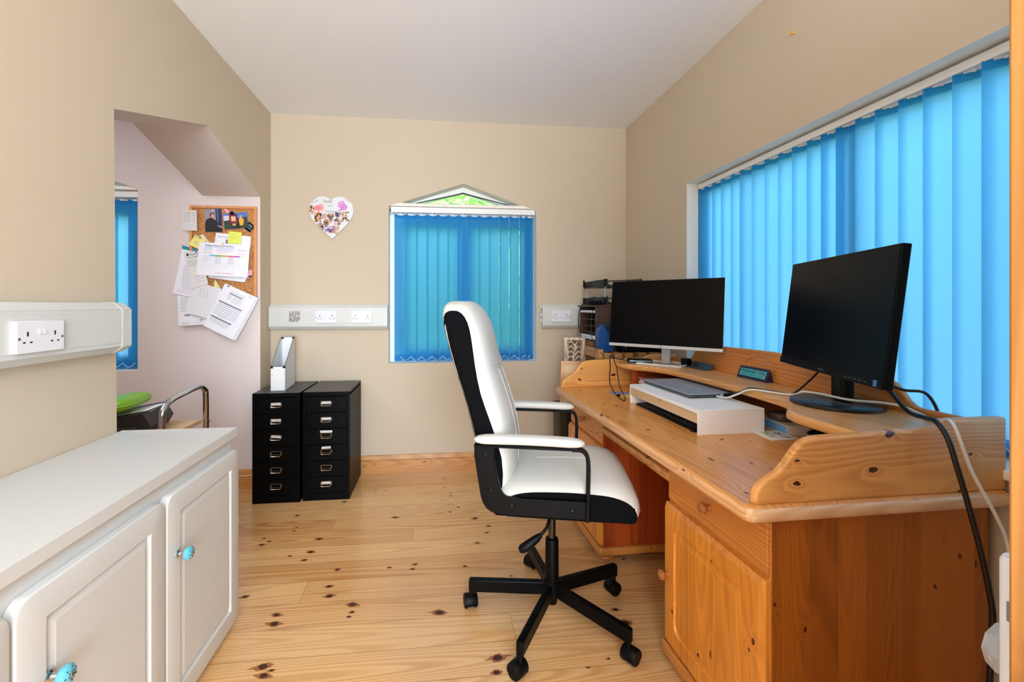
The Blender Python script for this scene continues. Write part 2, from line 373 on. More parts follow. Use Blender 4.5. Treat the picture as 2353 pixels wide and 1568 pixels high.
# ---- floor boards: each board one quad with its own tone, butt joints as in the photo
def build_floor():
    w = .141; Y0 = 1.556-w*34; me_v = []; fs = []; vals = []; mats = []
    ends = {1.837: [-.56], 2.405: [-.565], 2.264: [-.126], 2.83: [-.395], 1.556: [.282], 2.95: [-1.5], 1.978: [-1.5], 2.12: [1.3], 1.697: [1.45]}
    rnd = random.Random(4)
    mb = MB(); row = 0; y = Y0
    while y < 3.3:
        e = []
        for k, v in ends.items():
            if abs(k-y) < .03: e = list(v)
        if not e: e = [rnd.uniform(-3, -1.4), rnd.uniform(1.0, 1.45)] if y > 1.2 else [rnd.uniform(-2, 1.2)]
        xs = [-4.2]+sorted(e)+[1.46]
        for i in range(len(xs)-1):
            g = .0006
            mb.add([(xs[i]+g, y+g, 0), (xs[i+1]-g, y+g, 0), (xs[i+1]-g, min(y+w, 3.3)-g, 0), (xs[i]+g, min(y+w, 3.3)-g, 0)], [(0, 1, 2, 3)], 0)
            vals.append(rnd.random())
        y += w; row += 1
    nb = len(mb.f)
    mb.box(-4.2, Y0, -.05, 1.46, 3.3, -.002, 1)
    # knots
    KN = [(-0.801, 2.611, 0.012), (-0.76, 2.47, 0.008), (-0.763, 2.435, 0.008), (-0.893, 2.372, 0.009), (-0.855, 2.337, 0.009), (-0.88, 2.309, 0.014), (-0.607, 2.336, 0.017), (-0.616, 2.216, 0.017), (-0.707, 2.192, 0.009), (-0.627, 2.149, 0.013), (-0.454, 2.056, 0.013), (-0.219, 2.048, 0.010), (-0.103, 2.06, 0.012), (-0.113, 2.024, 0.012), (0.127, 2.021, 0.010), (-0.462, 1.936, 0.014), (-0.445, 1.872, 0.018), (-0.34, 1.808, 0.021), (-0.334, 1.764, 0.011), (-0.341, 1.739, 0.009), (-0.624, 1.779, 0.016), (-0.614, 1.729, 0.022), (-0.579, 1.528, 0.022), (-0.563, 1.49, 0.019), (-0.545, 1.509, 0.009), (-0.792, 1.904, 0.015), (-0.335, 2.907, 0.009), (0.086, 2.83, 0.008), (0.086, 2.78, 0.008), (0.047, 2.917, 0.008), (0.048, 3.066, 0.011), (0.126, 2.617, 0.009), (0.075, 2.563, 0.01), (-0.24, 2.531, 0.017), (-0.569, 2.763, 0.013), (0.007, 1.726, 0.024), (0.202, 2.214, 0.012), (0.213, 2.471, 0.018), (0.262, 2.31, 0.011), (0.278, 2.377, 0.012), (0.327, 1.927, 0.008), (0.205, 1.483, 0.024), (0.193, 1.424, 0.016), (0.703, 1.671, 0.013), (0.708, 1.596, 0.024), (0.581, 1.44, 0.006), (0.498, 1.412, 0.006), (.95, 1.72, .012), (.88, 2.0, .01), (-.1, 1.1, .015), (.3, .9, .013), (-.5, .8, .016), (-.2, .5, .012)]
    for i, (x, yy, r) in enumerate(KN):
        for lay, (q, z, mm, st) in enumerate(((1.3, .0004, 3, 1.9), (.9, .0008, 2, 1.5))):
            n = 22; pts = []; a0 = rnd.uniform(-.5, .5)
            for k in range(n):
                a = 2*PI*k/n; rr = r*q*(.8+.28*rnd.random())*.82
                tail = 1+(.9 if lay == 0 else .3)*max(0, abs(math.cos(a)))**30*rnd.random()
                px, py = math.cos(a)*rr*st*.62*tail, math.sin(a)*rr*.72
                pts.append((x+px*math.cos(a0*.4)-py*math.sin(a0*.4), yy+px*math.sin(a0*.4)+py*math.cos(a0*.4), z))
            mb.add(pts+[(x, yy, z)], [(k, (k+1) % n, n) for k in range(n)], mm)
    o = mb.build('floor', [FLOORM, GAP, KNOT, KNOTH])
    at = o.data.attributes.new('board', 'FLOAT', 'FACE')
    vv = vals+[.5]*(len(o.data.polygons)-nb); at.data.foreach_set('value', vv)
    return tag(o, kind='structure')
build_floor()
tag(MB().box(-4.2, -3.2, ZC, 1.75, 3.6, ZC+.1).build('ceiling', CEIL), kind='structure')

def wall_with_hole(name, outline, hole, plane, a, b, mats, mrev=1):
    """wall slab in plane, with a polygonal hole; a = room face, b = far face; reveals get material 1"""
    f = {'xz': lambda p, t: (p[0], t, p[1]), 'yz': lambda p, t: (t, p[0], p[1])}[plane]
    bm = bmesh.new()
    def face_set(t):
        vo = [bm.verts.new(f(p, t)) for p in outline]; vh = [bm.verts.new(f(p, t)) for p in hole]
        eo = [bm.edges.new((vo[i], vo[(i+1) % len(vo)])) for i in range(len(vo))]
        eh = [bm.edges.new((vh[i], vh[(i+1) % len(vh)])) for i in range(len(vh))]
        bmesh.ops.triangle_fill(bm, use_beauty=True, use_dissolve=False, edges=eo+eh)
        return vo, vh
    A = face_set(a); B = face_set(b)
    for i in range(len(outline)):
        j = (i+1) % len(outline); bm.faces.new((A[0][i], A[0][j], B[0][j], B[0][i]))
    for i in range(len(hole)):
        j = (i+1) % len(hole); fc = bm.faces.new((A[1][i], A[1][j], B[1][j], B[1][i])); fc.material_index = mrev
    bmesh.ops.recalc_face_normals(bm, faces=bm.faces)
    me = bpy.data.meshes.new(name); bm.to_mesh(me); bm.free()
    for m in mats: me.materials.append(m)
    o = bpy.data.objects.new(name, me); COL.objects.link(o); ROOT[o.name] = Matrix()
    return tag(o, kind='structure')
# back wall with gable-headed window
WIN = [(-.352, .787), (.742, .789), (.742, 1.922), (.195, 2.11), (-.352, 1.934)]
wall_with_hole('wall_back', [(XL-.001, -.02), (XR+.3, -.02), (XR+.3, ZC+.05), (XL-.001, ZC+.05)], WIN, 'xz', YB, YB+.3, [WALL, REVEAL])
# right wall with the wide window
WINR = [(-.35, .787), (2.403, .787), (2.403, 1.917), (-.35, 1.917)]
wall_with_hole('wall_right', [(-3.1, -.02), (YB+.3, -.02), (YB+.3, ZC+.05), (-3.1, ZC+.05)], WINR, 'yz', XR, XR+.3, [WALL, REVEAL])
# left wall: solid up to the opening jamb, gable-headed opening, pier to the back wall
wl_out = [(-3.1, -.02), (1.745, -.02), (1.722, 1.923), (2.375, 2.13), (3.043, 1.929), (3.045, -.02), (YB+.01, -.02), (YB+.01, ZC+.05), (-3.1, ZC+.05)]
bmL = bmesh.new()
def left_wall():
    vA = [bmL.verts.new((XL, p[0], p[1])) for p in wl_out]; vB = [bmL.verts.new((XI, p[0], p[1])) for p in wl_out]
    for vs in (vA, vB):
        es = [bmL.edges.new((vs[i], vs[(i+1) % len(vs)])) for i in range(len(vs))]
        bmesh.ops.triangle_fill(bmL, use_beauty=True, edges=es)
    for i in range(len(wl_out)):
        j = (i+1) % len(wl_out); fc = bmL.faces.new((vA[i], vA[j], vB[j], vB[i]))
        if i in (1, 4): fc.material_index = 1
        if i in (2, 3): fc.material_index = 2
    bmesh.ops.recalc_face_normals(bmL, faces=bmL.faces)
    me = bpy.data.meshes.new('wall_left'); bmL.to_mesh(me); bmL.free()
    for m in (WALL, WALLP, SOFF): me.materials.append(m)
    for p in me.polygons:
        if p.material_index == 0 and abs(p.center.x-XI) < .01: p.material_index = 1
    o = bpy.data.objects.new('wall_left', me); COL.objects.link(o); ROOT[o.name] = Matrix(); tag(o, kind='structure')
left_wall()
# side room beyond the opening
WINS = [(-3.02, .787), (-1.926, .789), (-1.926, 1.962), (-2.47, 2.15), (-3.02, 1.96)]
wall_with_hole('wall_side_room_back', [(-4.2, -.02), (XI, -.02), (XI, ZC+.05), (-4.2, ZC+.05)], WINS, 'xz', YA, YA+.3, [WALLP, REVEAL])
tag(MB().box(-4.2, -.6, -.02, -4.1, YA, ZC+.05).build('wall_side_room_left', WALLP), kind='structure')
tag(MB().box(-4.2, -.7, -.02, XI, -.6, ZC+.05).build('wall_side_room_front', WALLP), kind='structure')
# wall behind the camera, with a wide unseen opening, invented to bring daylight in
wall_with_hole('wall_front', [(XL-.1, -.02), (XR+.1, -.02), (XR+.1, ZC+.05), (XL-.1, ZC+.05)], [(-1.05, .05), (1.25, .05), (1.25, 2.3), (-1.05, 2.3)], 'xz', -3.0, -3.15, [WALL, REVEAL])
# pine baseboards (moulded top)
SKP = [(0, 0), (.02, 0), (.02, .088), (.016, .092), (.019, .098), (.016, .106), (.012, .112), (.010, .12), (.006, .126), (0, .126)]
def baseboard(name, x0, x1, y):
    mb = MB(); mb.prism([(y-p[0], p[1]) for p in SKP], 'yz', x0, x1)
    tag(mb.build(name, PINE_SK), kind='structure')
baseboard('baseboard_back', XL, XR, YB)
baseboard('baseboard_side_room', -3.6, XL+.01, YA)
mb = MB(); mb.prism([(XR-p[0], p[1]) for p in SKP], 'xz', .6, YB-.02); tag(mb.build('baseboard_right', pine('skirting_pine_y', (206, 150, 88), (150, 92, 42), 'y', 18, knots=.4, rough=.3, kscale=7, seed=8)), kind='structure')

# ---- windows
def gable_window(name, W5, y, mull=True):
    root = thing(name, None, None, ((W5[0][0]+W5[1][0])/2, y, W5[0][1]), kind='structure')
    (x0, zb), (x1, _), (xr, zr), (xm, zm), (xl, zl) = W5
    t = .05
    fr = MB(); y0, y1 = y, y+.06
    fr.box(x0, y0, zb, x0+t, y1, zl); fr.box(x1-t, y0, zb, x1, y1, zr); fr.box(x0+t, y0, zb, x1-t, y1, zb+t)
    fr.box(x0+t, y0, 1.90, x1-t, y1, 1.945)   # transom at eaves
    # gable members
    fr.prism([(x0, zl-.02), (xm, zm-.036), (xm, zm), (x0, zl)], 'xz', y0, y1); fr.prism([(x1, zr-.02), (xm, zm-.036), (xm, zm), (x1, zr)], 'xz', y0, y1)
    # opening sashes
    t2 = .045
    for a, b in ((x0+t, x0+t+.50), (x0+t+.50, x1-t)):
        fr.box(a, y0-.012, zb+t, a+t2, y1-.01, 1.90); fr.box(b-t2, y0-.012, zb+t, b, y1-.01, 1.90)
        fr.box(a+t2, y0-.012, zb+t, b-t2, y1-.01, zb+t+t2); fr.box(a+t2, y0-.012, 1.80, b-t2, y1-.01, 1.90)
    fr.build('window_frame', UPVC, root, world=True)
    gk = MB(); g = .006
    for a, b in ((x0+t+t2, x0+t+.50-t2), (x0+t+.50+t2, x1-t-t2)):
        z0, z1 = zb+t+t2, 1.80; yy = y0-.0135
        gk.box(a, yy, z0, a+g, yy+.02, z1); gk.box(b-g, yy, z0, b, yy+.02, z1); gk.box(a, yy, z0, b, yy+.02, z0+g); gk.box(a, yy, z1-g, b, yy+.02, z1)
    sl = (zm-.055-1.95)/(xm-x0); s2 = (zm-.055-1.95)/(x1-xm)
    gx0 = x0+.06; gx1 = x1-.06; top = zm-.040
    gk.prism([(gx0, 1.953), (gx0+.03, 1.953), (xm, top-.009), (xm, top)], 'xz', y0-.003, y0+.01); gk.prism([(gx1-.03, 1.953), (gx1, 1.953), (xm, top), (xm, top-.009)], 'xz', y0-.003, y0+.01)
    gk.box(gx0, y0-.003, 1.95, gx1, y0+.01, 1.957)
    gk.build('gasket', GASK, root, world=True)
    gl = MB(); gl.box(x0+t, y+.028, zb+t, x1-t, y+.032, 1.905); gl.build('pane', GLASS, root, world=True)
    gl = MB(); gl.prism([(x0+.03, 1.945), (x1-.03, 1.945), (xm, zm-.04)], 'xz', y+.028, y+.032); gl.build('pane', GLASS, root, world=True)
    h = MB(); h.box(x0+t+.012, y-.03, 1.0, x0+t+.032, y-.012, 1.03); h.tube([(x0+t+.022, y-.03, 1.015), (x0+t+.022, y-.045, 1.02), (x0+t+.022, y-.05, .96), (x0+t+.022, y-.048, .91)], .007)
    h.build('window_handle', UPVC, root, world=True)
    return root
gable_window('window_1', WIN, YB+.11)
gable_window('window_3', WINS, YA+.11)
root = thing('window_2', None, None, (XR+.15, 1.0, .787), kind='structure')
fr = MB(); x0, x1 = XR+.13, XR+.19; t = .05
fr.box(x0, -.35, .787, x1, 2.403, .837); fr.box(x0, -.35, 1.867, x1, 2.403, 1.917)
for y in (-.35, .55, 1.45, 2.353): fr.box(x0, y, .837, x1, y+t, 1.867)
fr.build('window_frame', UPVC, root, world=True)
gk = MB()
for y in (-.30, .6, 1.5):
    e = y+.85 if y < 1.4 else 2.353
    for z in (.837, 1.861): gk.box(x0-.002, y, z, x0+.01, e, z+.006)
gk.build('gasket', GASK, root, world=True)
MB().box(x0+.03, -.33, .80, x0+.034, 2.39, 1.9).build('pane', GLASS, root, world=True)
MB().box(XR-.02, -.352, .765, XR+.13, 2.405, .791).build('window_sill', REVEAL, root, world=True, bevel=.004)

# ---- vertical blinds
def vane_mesh(h, w=.089):
    mb = MB(); n = 6; rows = [0, .045, h-.05, h-.0495, h]
    front = []
    for z in rows:
        front.append([(-w/2+w*k/n, .0055*(1-(2*k/n-1)**2), -z) for k in range(n+1)])
    mb.loft(front, 0, caps=False, closed=False)
    # folded hem pocket at the foot with its weight
    mb.add([(-w/2+.001, -.0012, -h+.048), (w/2-.001, -.0012, -h+.048), (w/2-.001, -.0012, -h+.001), (-w/2+.001, -.0012, -h+.001)], [(0, 1, 2, 3)], 0)
    mb.add([(-w/2+.001, .0012, -.028), (w/2-.001, .0012, -.028), (w/2-.001, .0012, -.001), (-w/2+.001, .0012, -.001)], [(0, 1, 2, 3)], 0)
    return mb
def make_blind(name, label, origin, along, pos, yaws, ztop, zbot, rail, group=None):
    """along: 'x' or 'y'; pos list of vane centres; rail = (a,b) extent"""
    root = thing(name, label, 'blind', origin)
    h = ztop-zbot; a, b = rail; base = None
    r = MB(); r2 = MB()
    if along == 'x':
        y = origin[1]; r.box(a, y-.022, ztop+.012, b, y+.022, ztop+.045); r.box(a, y-.026, ztop+.008, b, y-.022, ztop+.048)
        r.box(a, y-.022, ztop+.004, a+.012, y+.022, ztop+.012)
    else:
        x = origin[0]; r.box(x-.022, a, ztop-.003, x+.022, b, ztop+.018); r.box(x-.026, a, ztop-.006, x-.022, b, ztop+.021)
    rl = r.build('headrail', UPVC, root, world=True, bevel=.002)
    vm = hm = None
    for i, (p, yw) in enumerate(zip(pos, yaws)):
        loc = Vector((p, origin[1], ztop-.004)) if along == 'x' else Vector((origin[0], p, ztop-.004))
        lp = ROOT[root.name].inverted() @ loc
        if vm is None:
            v = vane_mesh(h).build('vane', BLIND, root); vm = v
            hg = MB(); hg.box(-.022, -.003, -.006, .022, .003, .003); hg.tube([(0, 0, -.002), (0, 0, .03)], .004, 8); hg.ball((0, -.004, -.004), .006, .005, .006, 6)
            hm = hg.build('vane_hanger', TWIRE, v)
        else:
            v = vm.copy(); COL.objects.link(v); v.parent = root
            g = hm.copy(); COL.objects.link(g); g.parent = v
        v.location = lp; v.rotation_euler = (0, 0, yw)
    # looped chain joining the vane feet
    ch = MB(); n = len(pos)
    for i in range(n-1):
        pa, pb = pos[i], pos[i+1]; pts = []
        for k in range(9):
            t = k/8; s = pa+(pb-pa)*t; z = zbot+.032-.028*math.sin(PI*t)
            pts.append((s, origin[1]-.012, z) if along == 'x' else (origin[0]-.012, s, z))
        ch.tube(pts, .0016, 5)
    ch.build('bead_chain', TWIRE, root, world=True)
    return root
bp = [-.272+.0775*i for i in range(13)]+[.716-.018]
rnd = random.Random(3)
make_blind('vertical_blind', 'blue vertical blind in the gable-topped window of the back wall', (.2, YB+.05, .80), 'x', bp,
           [R(23+rnd.uniform(-4, 4)) for _ in bp[:-1]]+[R(38)], 1.886, .802, (-.338, .735))
sb = [-1.965-.0775*i for i in range(13)]
make_blind('vertical_blind', 'blue vertical blind in the side-room window, glimpsed through the opening', (-2.47, YA+.05, .80), 'x', sb,
           [R(14+rnd.uniform(-3, 3)) for _ in sb], 1.905, .802, (-3.0, -1.93))
# pelmet bars closing the eaves of the gable windows
for (xa, xb, y, za, zb_, lab) in ((-.351, .741, YB+.026, 1.936, 1.962, 'cream'), (-3.015, -1.93, YA+.026, 1.958, 1.984, 'side')):
    mb = MB(); prof = [(y-.022, za), (y+.03, za), (y+.03, zb_), (y-.006, zb_), (y-.017, zb_-.007), (y-.022, zb_-.018)]
    mb.prism(prof, 'yz', xa, xb); tag(mb.build('trim_1' if lab == 'cream' else 'trim_2', REVEAL, bevel=.002), kind='structure')
edges = [2.377, 2.32, 2.247, 2.171, 2.093, 2.016, 1.937, 1.858, 1.779, 1.70, 1.625, 1.561, 1.496, 1.418, 1.344, 1.268, 1.194, 1.114, 1.042]
edges += [1.042-.075*k for k in range(1, 18)]
yaws = []; cen = []
for i, e in enumerate(edges):
    a = -68+rnd.uniform(-3, 3)
    if i == 5: a = -52
    if i == 6: a = -60
    if i == 17: a = -62
    if i == 18: a = -50
    yaws.append(R(a)); cen.append(e-.0445*abs(math.sin(R(a)))*.45)
make_blind('vertical_blind', 'wide blue vertical blind in the long window above the pine desk', (XR+.086, 1.0, .80), 'y', cen, yaws, 1.886, .80, (-.32, 2.385))

# ---- outside: lawn, path, hedge and trees
tag(MB().box(-14, YB+.32, -.25, 24, 26, -.2).build('garden_lawn', GRASS), 'sunlit green lawn outside the windows', 'lawn', kind='stuff')
tag(MB().box(XR+.35, -10, -.25, 24, YB+.31, -.2).build('side_lawn', GRASS), 'green lawn beyond the long window, seen between the blind vanes', 'lawn', kind='stuff')
tag(MB().box(2.6, -10, -.2, 3.9, YB+.3, -.18).build('garden_path', PATH), 'pale paved path outside the long window', 'path', kind='stuff')
def bush(name, label, cat, c, r, n, mat, trunk=True, seed=1, ls=.16):
    rd = random.Random(seed); root = thing(name, label, cat, (c[0], c[1], -.2))
    mb = MB()
    for i in range(n):
        while True:
            p = Vector((rd.uniform(-1, 1), rd.uniform(-1, 1), rd.uniform(-1, 1)))
            if .45 < p.length < 1: break
        q = Vector((c[0]+p.x*r[0], c[1]+p.y*r[1], max(.02, c[2]+p.z*r[2]))); s = ls*rd.uniform(.5, 1)
        a = Vector((rd.uniform(-1, 1), rd.uniform(-1, 1), rd.uniform(-1, 1))).normalized(); b = a.cross(Vector((rd.random(), rd.random(), rd.random()-.5))).normalized()
        mb.add([q-a*s, q+b*s*.45, q+a*s, q-b*s*.45], [(0, 1, 2, 3)])
    mb.build('foliage', mat, root, world=True)
    t = MB(); t.tube([(c[0], c[1], -.199), (c[0]+.1, c[1], c[2]*.5), (c[0], c[1]+.05, c[2])], [.09, .07, .03], 8); t.build('trunk', BARK, root, world=True)
bush('garden_tree', 'light green leafy tree outside the gable-topped back window', 'tree', (.3, 9.2, 3.4), (3.0, 1.2, 2.6), 9000, LEAF, seed=2)
bush('garden_shrub', 'green shrub outside the back window, left of its centre', 'shrub', (-.9, 6.0, 1.0), (1.2, .7, 1.3), 3500, LEAF, seed=3, ls=.12)
bush('garden_shrub', 'green shrub outside the back window, right of its centre', 'shrub', (1.7, 6.2, 1.0), (1.2, .7, 1.2), 3500, LEAF, seed=4, ls=.12)
bush('garden_hedge', 'dark green hedge across the lawn outside the long window', 'hedge', (9.0, 4.5, 1.2), (1.2, 9, 1.5), 9000, LEAFD, seed=5, ls=.2)

# ================================================================== TRUNKING AND SOCKETS
TP = [(0, 1.041), (.03, 1.041), (.052, 1.062), (.052, 1.192), (.03, 1.216), (0, 1.216)]   # depth, z
def trunk_x(name, label, x0, x1, y, caps, joints):
    root = thing(name, label, 'trunking', ((x0+x1)/2, y, 1.041))
    MB().prism([(y-p[0], p[1]) for p in TP], 'yz', x0, x1).build('trunking_channel', PVC, root, world=True, bevel=.0015)
    l = MB(); l.box(x0+.004, y-.0535, 1.076, x1-.004, y-.0515, 1.180); l.build('trunking_lid', PVC, root, world=True, bevel=.0006)
    for c0, c1 in caps:
        MB().prism([(y-p[0]*1.06-.0005, 1.128+(p[1]-1.128)*1.02) for p in TP], 'yz', c0, c1).build('end_cap', PVC, root, world=True, bevel=.001)
    for j in joints:
        MB().prism([(y-p[0]*1.03-.0005, 1.128+(p[1]-1.128)*1.01) for p in TP], 'yz', j, j+.003).build('joint_strip', PVCD, root, world=True)
trunk_x('cable_trunking', 'white socket trunking on the back wall, left of the window', XL+.003, -.358, YB, [(-.392, -.3545)], [])
trunk_x('cable_trunking', 'short white socket trunking on the back wall, right of the window', .778, XR-.003, YB, [(.775, .80)], [])
for k, z in enumerate((1.19, 1.13, 1.085)):
    tag(MB().box(.758, YB-.03, z, .775, YB-.004, z+.022).build('trunking_clip', PVC, loc=(.766, YB, z), bevel=.001), ['topmost', 'middle', 'lowest'][k]+' white clip at the cut trunking end right of the back window', 'clip', 'clips at the cut trunking end')
root = thing('cable_trunking', 'white socket trunking along the left wall above the white cabinet', 'trunking', (XL, .6, 1.041))
MB().prism([(XL+.003+p[0]*1.25, p[1]) for p in TP], 'xz', -1.2, 1.71).build('trunking_channel', PVC, root, world=True, bevel=.0015)
MB().box(XL+.0676, -1.2, 1.076, XL+.0692, 1.655, 1.180).build('trunking_lid', PVC, root, world=True, bevel=.0006)
MB().prism([(XL+p[0]*1.34, 1.128+(p[1]-1.128)*1.02) for p in TP], 'xz', 1.66, 1.675).build('end_cap', PVC, root, world=True)
def socket(label, loc, rz, group=None):
    root = thing('wall_socket', label, 'socket', (0, 0, 0))
    w, h = .146, .086
    MB().box(-w/2, -.012, -h/2, w/2, 0, h/2).build('face_plate', SOCK, root, bevel=.0015)
    for s in (-1, 1):
        cx = s*.042
        hl = MB(); hl.box(cx-.0022, -.0126, .002, cx+.0022, -.0118, .014)
        hl.box(cx-.0135, -.0126, -.0165, cx-.0065, -.0118, -.0125); hl.box(cx+.0065, -.0126, -.0165, cx+.0135, -.0118, -.0125)
        hl.build('pin_slots', DARK, root)
        r = MB(); q = s*.0065+.0; r.prism([(-.0125, .007), (-.0155, .006), (-.0135, .024), (-.0125, .024)], 'yz', q-.0052, q+.0052); r.build('rocker_switch', SOCK, root, bevel=.0006)
        MB().lathe([(.0035, 0), (.0035, .001), (.002, .0014)], (s*.066, -.012, -.004), (0, -1, 0), 12).build('screw', SCREW, root)
    place(root, loc, rz); return root
s0 = socket('double socket nearest the wired hole in the left back trunking', (-.776, YB-.0536, 1.129), 0)
def sock_copy(label, loc, rz):
    c = copy_tree(s0); c['label'] = label; place(c, loc, rz); return c
sock_copy('double socket left of the back window, closest to the window', (-.533, YB-.0536, 1.129), 0)
sock_copy('double socket right of the back window beside the letter rack', (.913, YB-.0536, 1.131), 0)
sock_copy('large double socket on the left wall trunking in the foreground', (XL+.0692, 1.331, 1.121), R(90))
# unused outlet hole with loose wires
mb = MB(); mb.box(-1.028, YB-.0545, 1.092, -.955, YB-.0532, 1.168)
tag(mb.build('outlet_hole', photomat('wires_in_hole', [(40, 40, 40), (120, 118, 110), (205, 203, 196), (90, 86, 80), (220, 220, 214)], 55), loc=(-.99, YB-.054, 1.092)), 'square cut-out in the trunking with loose grey wires', 'outlet')
# ================================================================== WHITE CABINET
root = thing('sideboard_cabinet', 'long low white painted cabinet against the left wall', 'cabinet', (-.96, .9, 0))
CX = -.772
b = MB(); b.box(XL+.004, -.45, .06, CX, 1.735, .707); b.box(XL+.02, -.42, 0, CX-.03, 1.70, .06)
b.build('carcass', CABW, root, world=True)
pl = MB(); pl.box(CX-.012, -.43, .0, CX, 1.71, .07); pl.box(CX-.03, 1.66, 0, CX+.004, 1.71, .035); pl.build('plinth', CABW, root, world=True, bevel=.002)
MB().box(XL+.002, -.47, .707, -.757, 1.76, .742).build('cabinet_top', CABW, root, world=True, bevel=.003)
def cab_door(y0, y1, knob_y):
    z0, z1 = .028, .668; xa, xb = CX+.001, CX+.024; r = .03
    out = []
    for (cy, cz, a0) in ((y1-r, z1-r, 0), (y0+r, z1-r, 90), (y0+r, z0+r, 180), (y1-r, z0+r, 270)):
        for k in range(6): a = R(a0+90*k/5); out.append((cy+r*math.cos(a), cz+r*math.sin(a)))
    m = .062; inn = [(y1-m, z1-m), (y0+m, z1-m), (y0+m, z0+m), (y1-m, z0+m)]
    d = MB(); n = len(out)
    # back
    rings = [[(xa, p[0], p[1]) for p in out], [(xb-.004, p[0], p[1]) for p in out]]
    cy, cz = (y0+y1)/2, (z0+z1)/2
    rings.append([(xb-.001, cy+(p[0]-cy)*.99, cz+(p[1]-cz)*.993) for p in out])
    rings.append([(xb, cy+(p[0]-cy)*.975, cz+(p[1]-cz)*.985) for p in out])
    def sq(mm, x):
        q = []
        for (cc, a0) in (((y1-mm, z1-mm), 0), ((y0+mm, z1-mm), 1), ((y0+mm, z0+mm), 2), ((y1-mm, z0+mm), 3)):
            q += [(x, cc[0], cc[1])]*6
        return q
    # tiny spreads avoid duplicate points
    def sq2(mm, x):
        q = []; e = .003
        for (cc, a0) in (((y1-mm-e, z1-mm-e), 0), ((y0+mm+e, z1-mm-e), 90), ((y0+mm+e, z0+mm+e), 180), ((y1-mm-e, z0+mm+e), 270)):
            for k in range(6): a = R(a0+90*k/5); q.append((x, cc[0]+e*math.cos(a), cc[1]+e*math.sin(a)))
        return q
    rings += [sq2(m, xb), sq2(m+.003, xb-.008), sq2(m+.007, xb-.008), sq2(m+.022, xb-.001), sq2(m+.024, xb-.001)]
    d.loft(rings, 0, caps=True)
    o = d.build('door', CABW, root, world=True, angle=25)
    if knob_y is not None:
        k = MB(); kz = .487
        k.lathe([(.012, 0), (.012, .003), (.007, .006), (.006, .018), (.0085, .021)], (xb, knob_y, kz), (1, 0, 0), 20, 0)
        k.lathe([(.006, .019), (.0155, .022), (.019, .028), (.019, .033), (.014, .039), (.005, .0415)], (xb, knob_y, kz), (1, 0, 0), 24, 1)
        for a in range(7):
            for rr in (.007, .0135):
                an = a*2*PI/7+rr*100; h = .0408 if rr < .01 else .0388
                k.ball((xb+h, knob_y+rr*math.cos(an), kz+rr*math.sin(an)), .0016, n=4, m=2)
        k.lathe([(.004, .040), (.004, .043), (.001, .044)], (xb, knob_y, kz), (1, 0, 0), 12, 3)
        kk = k.build('door_knob', [CHROME, flat('turquoise_ceramic', (96, 180, 200), .25, coat=.6), flat('knob_dots', (24, 50, 62), .4), BRASS], o, world=True)
        kk['label'] = 'turquoise patterned ceramic knob on a chrome stem'
cab_door(1.304, 1.745, 1.352); cab_door(.862, 1.296, .93); cab_door(.42, .854, .8); cab_door(-.02, .412, None)
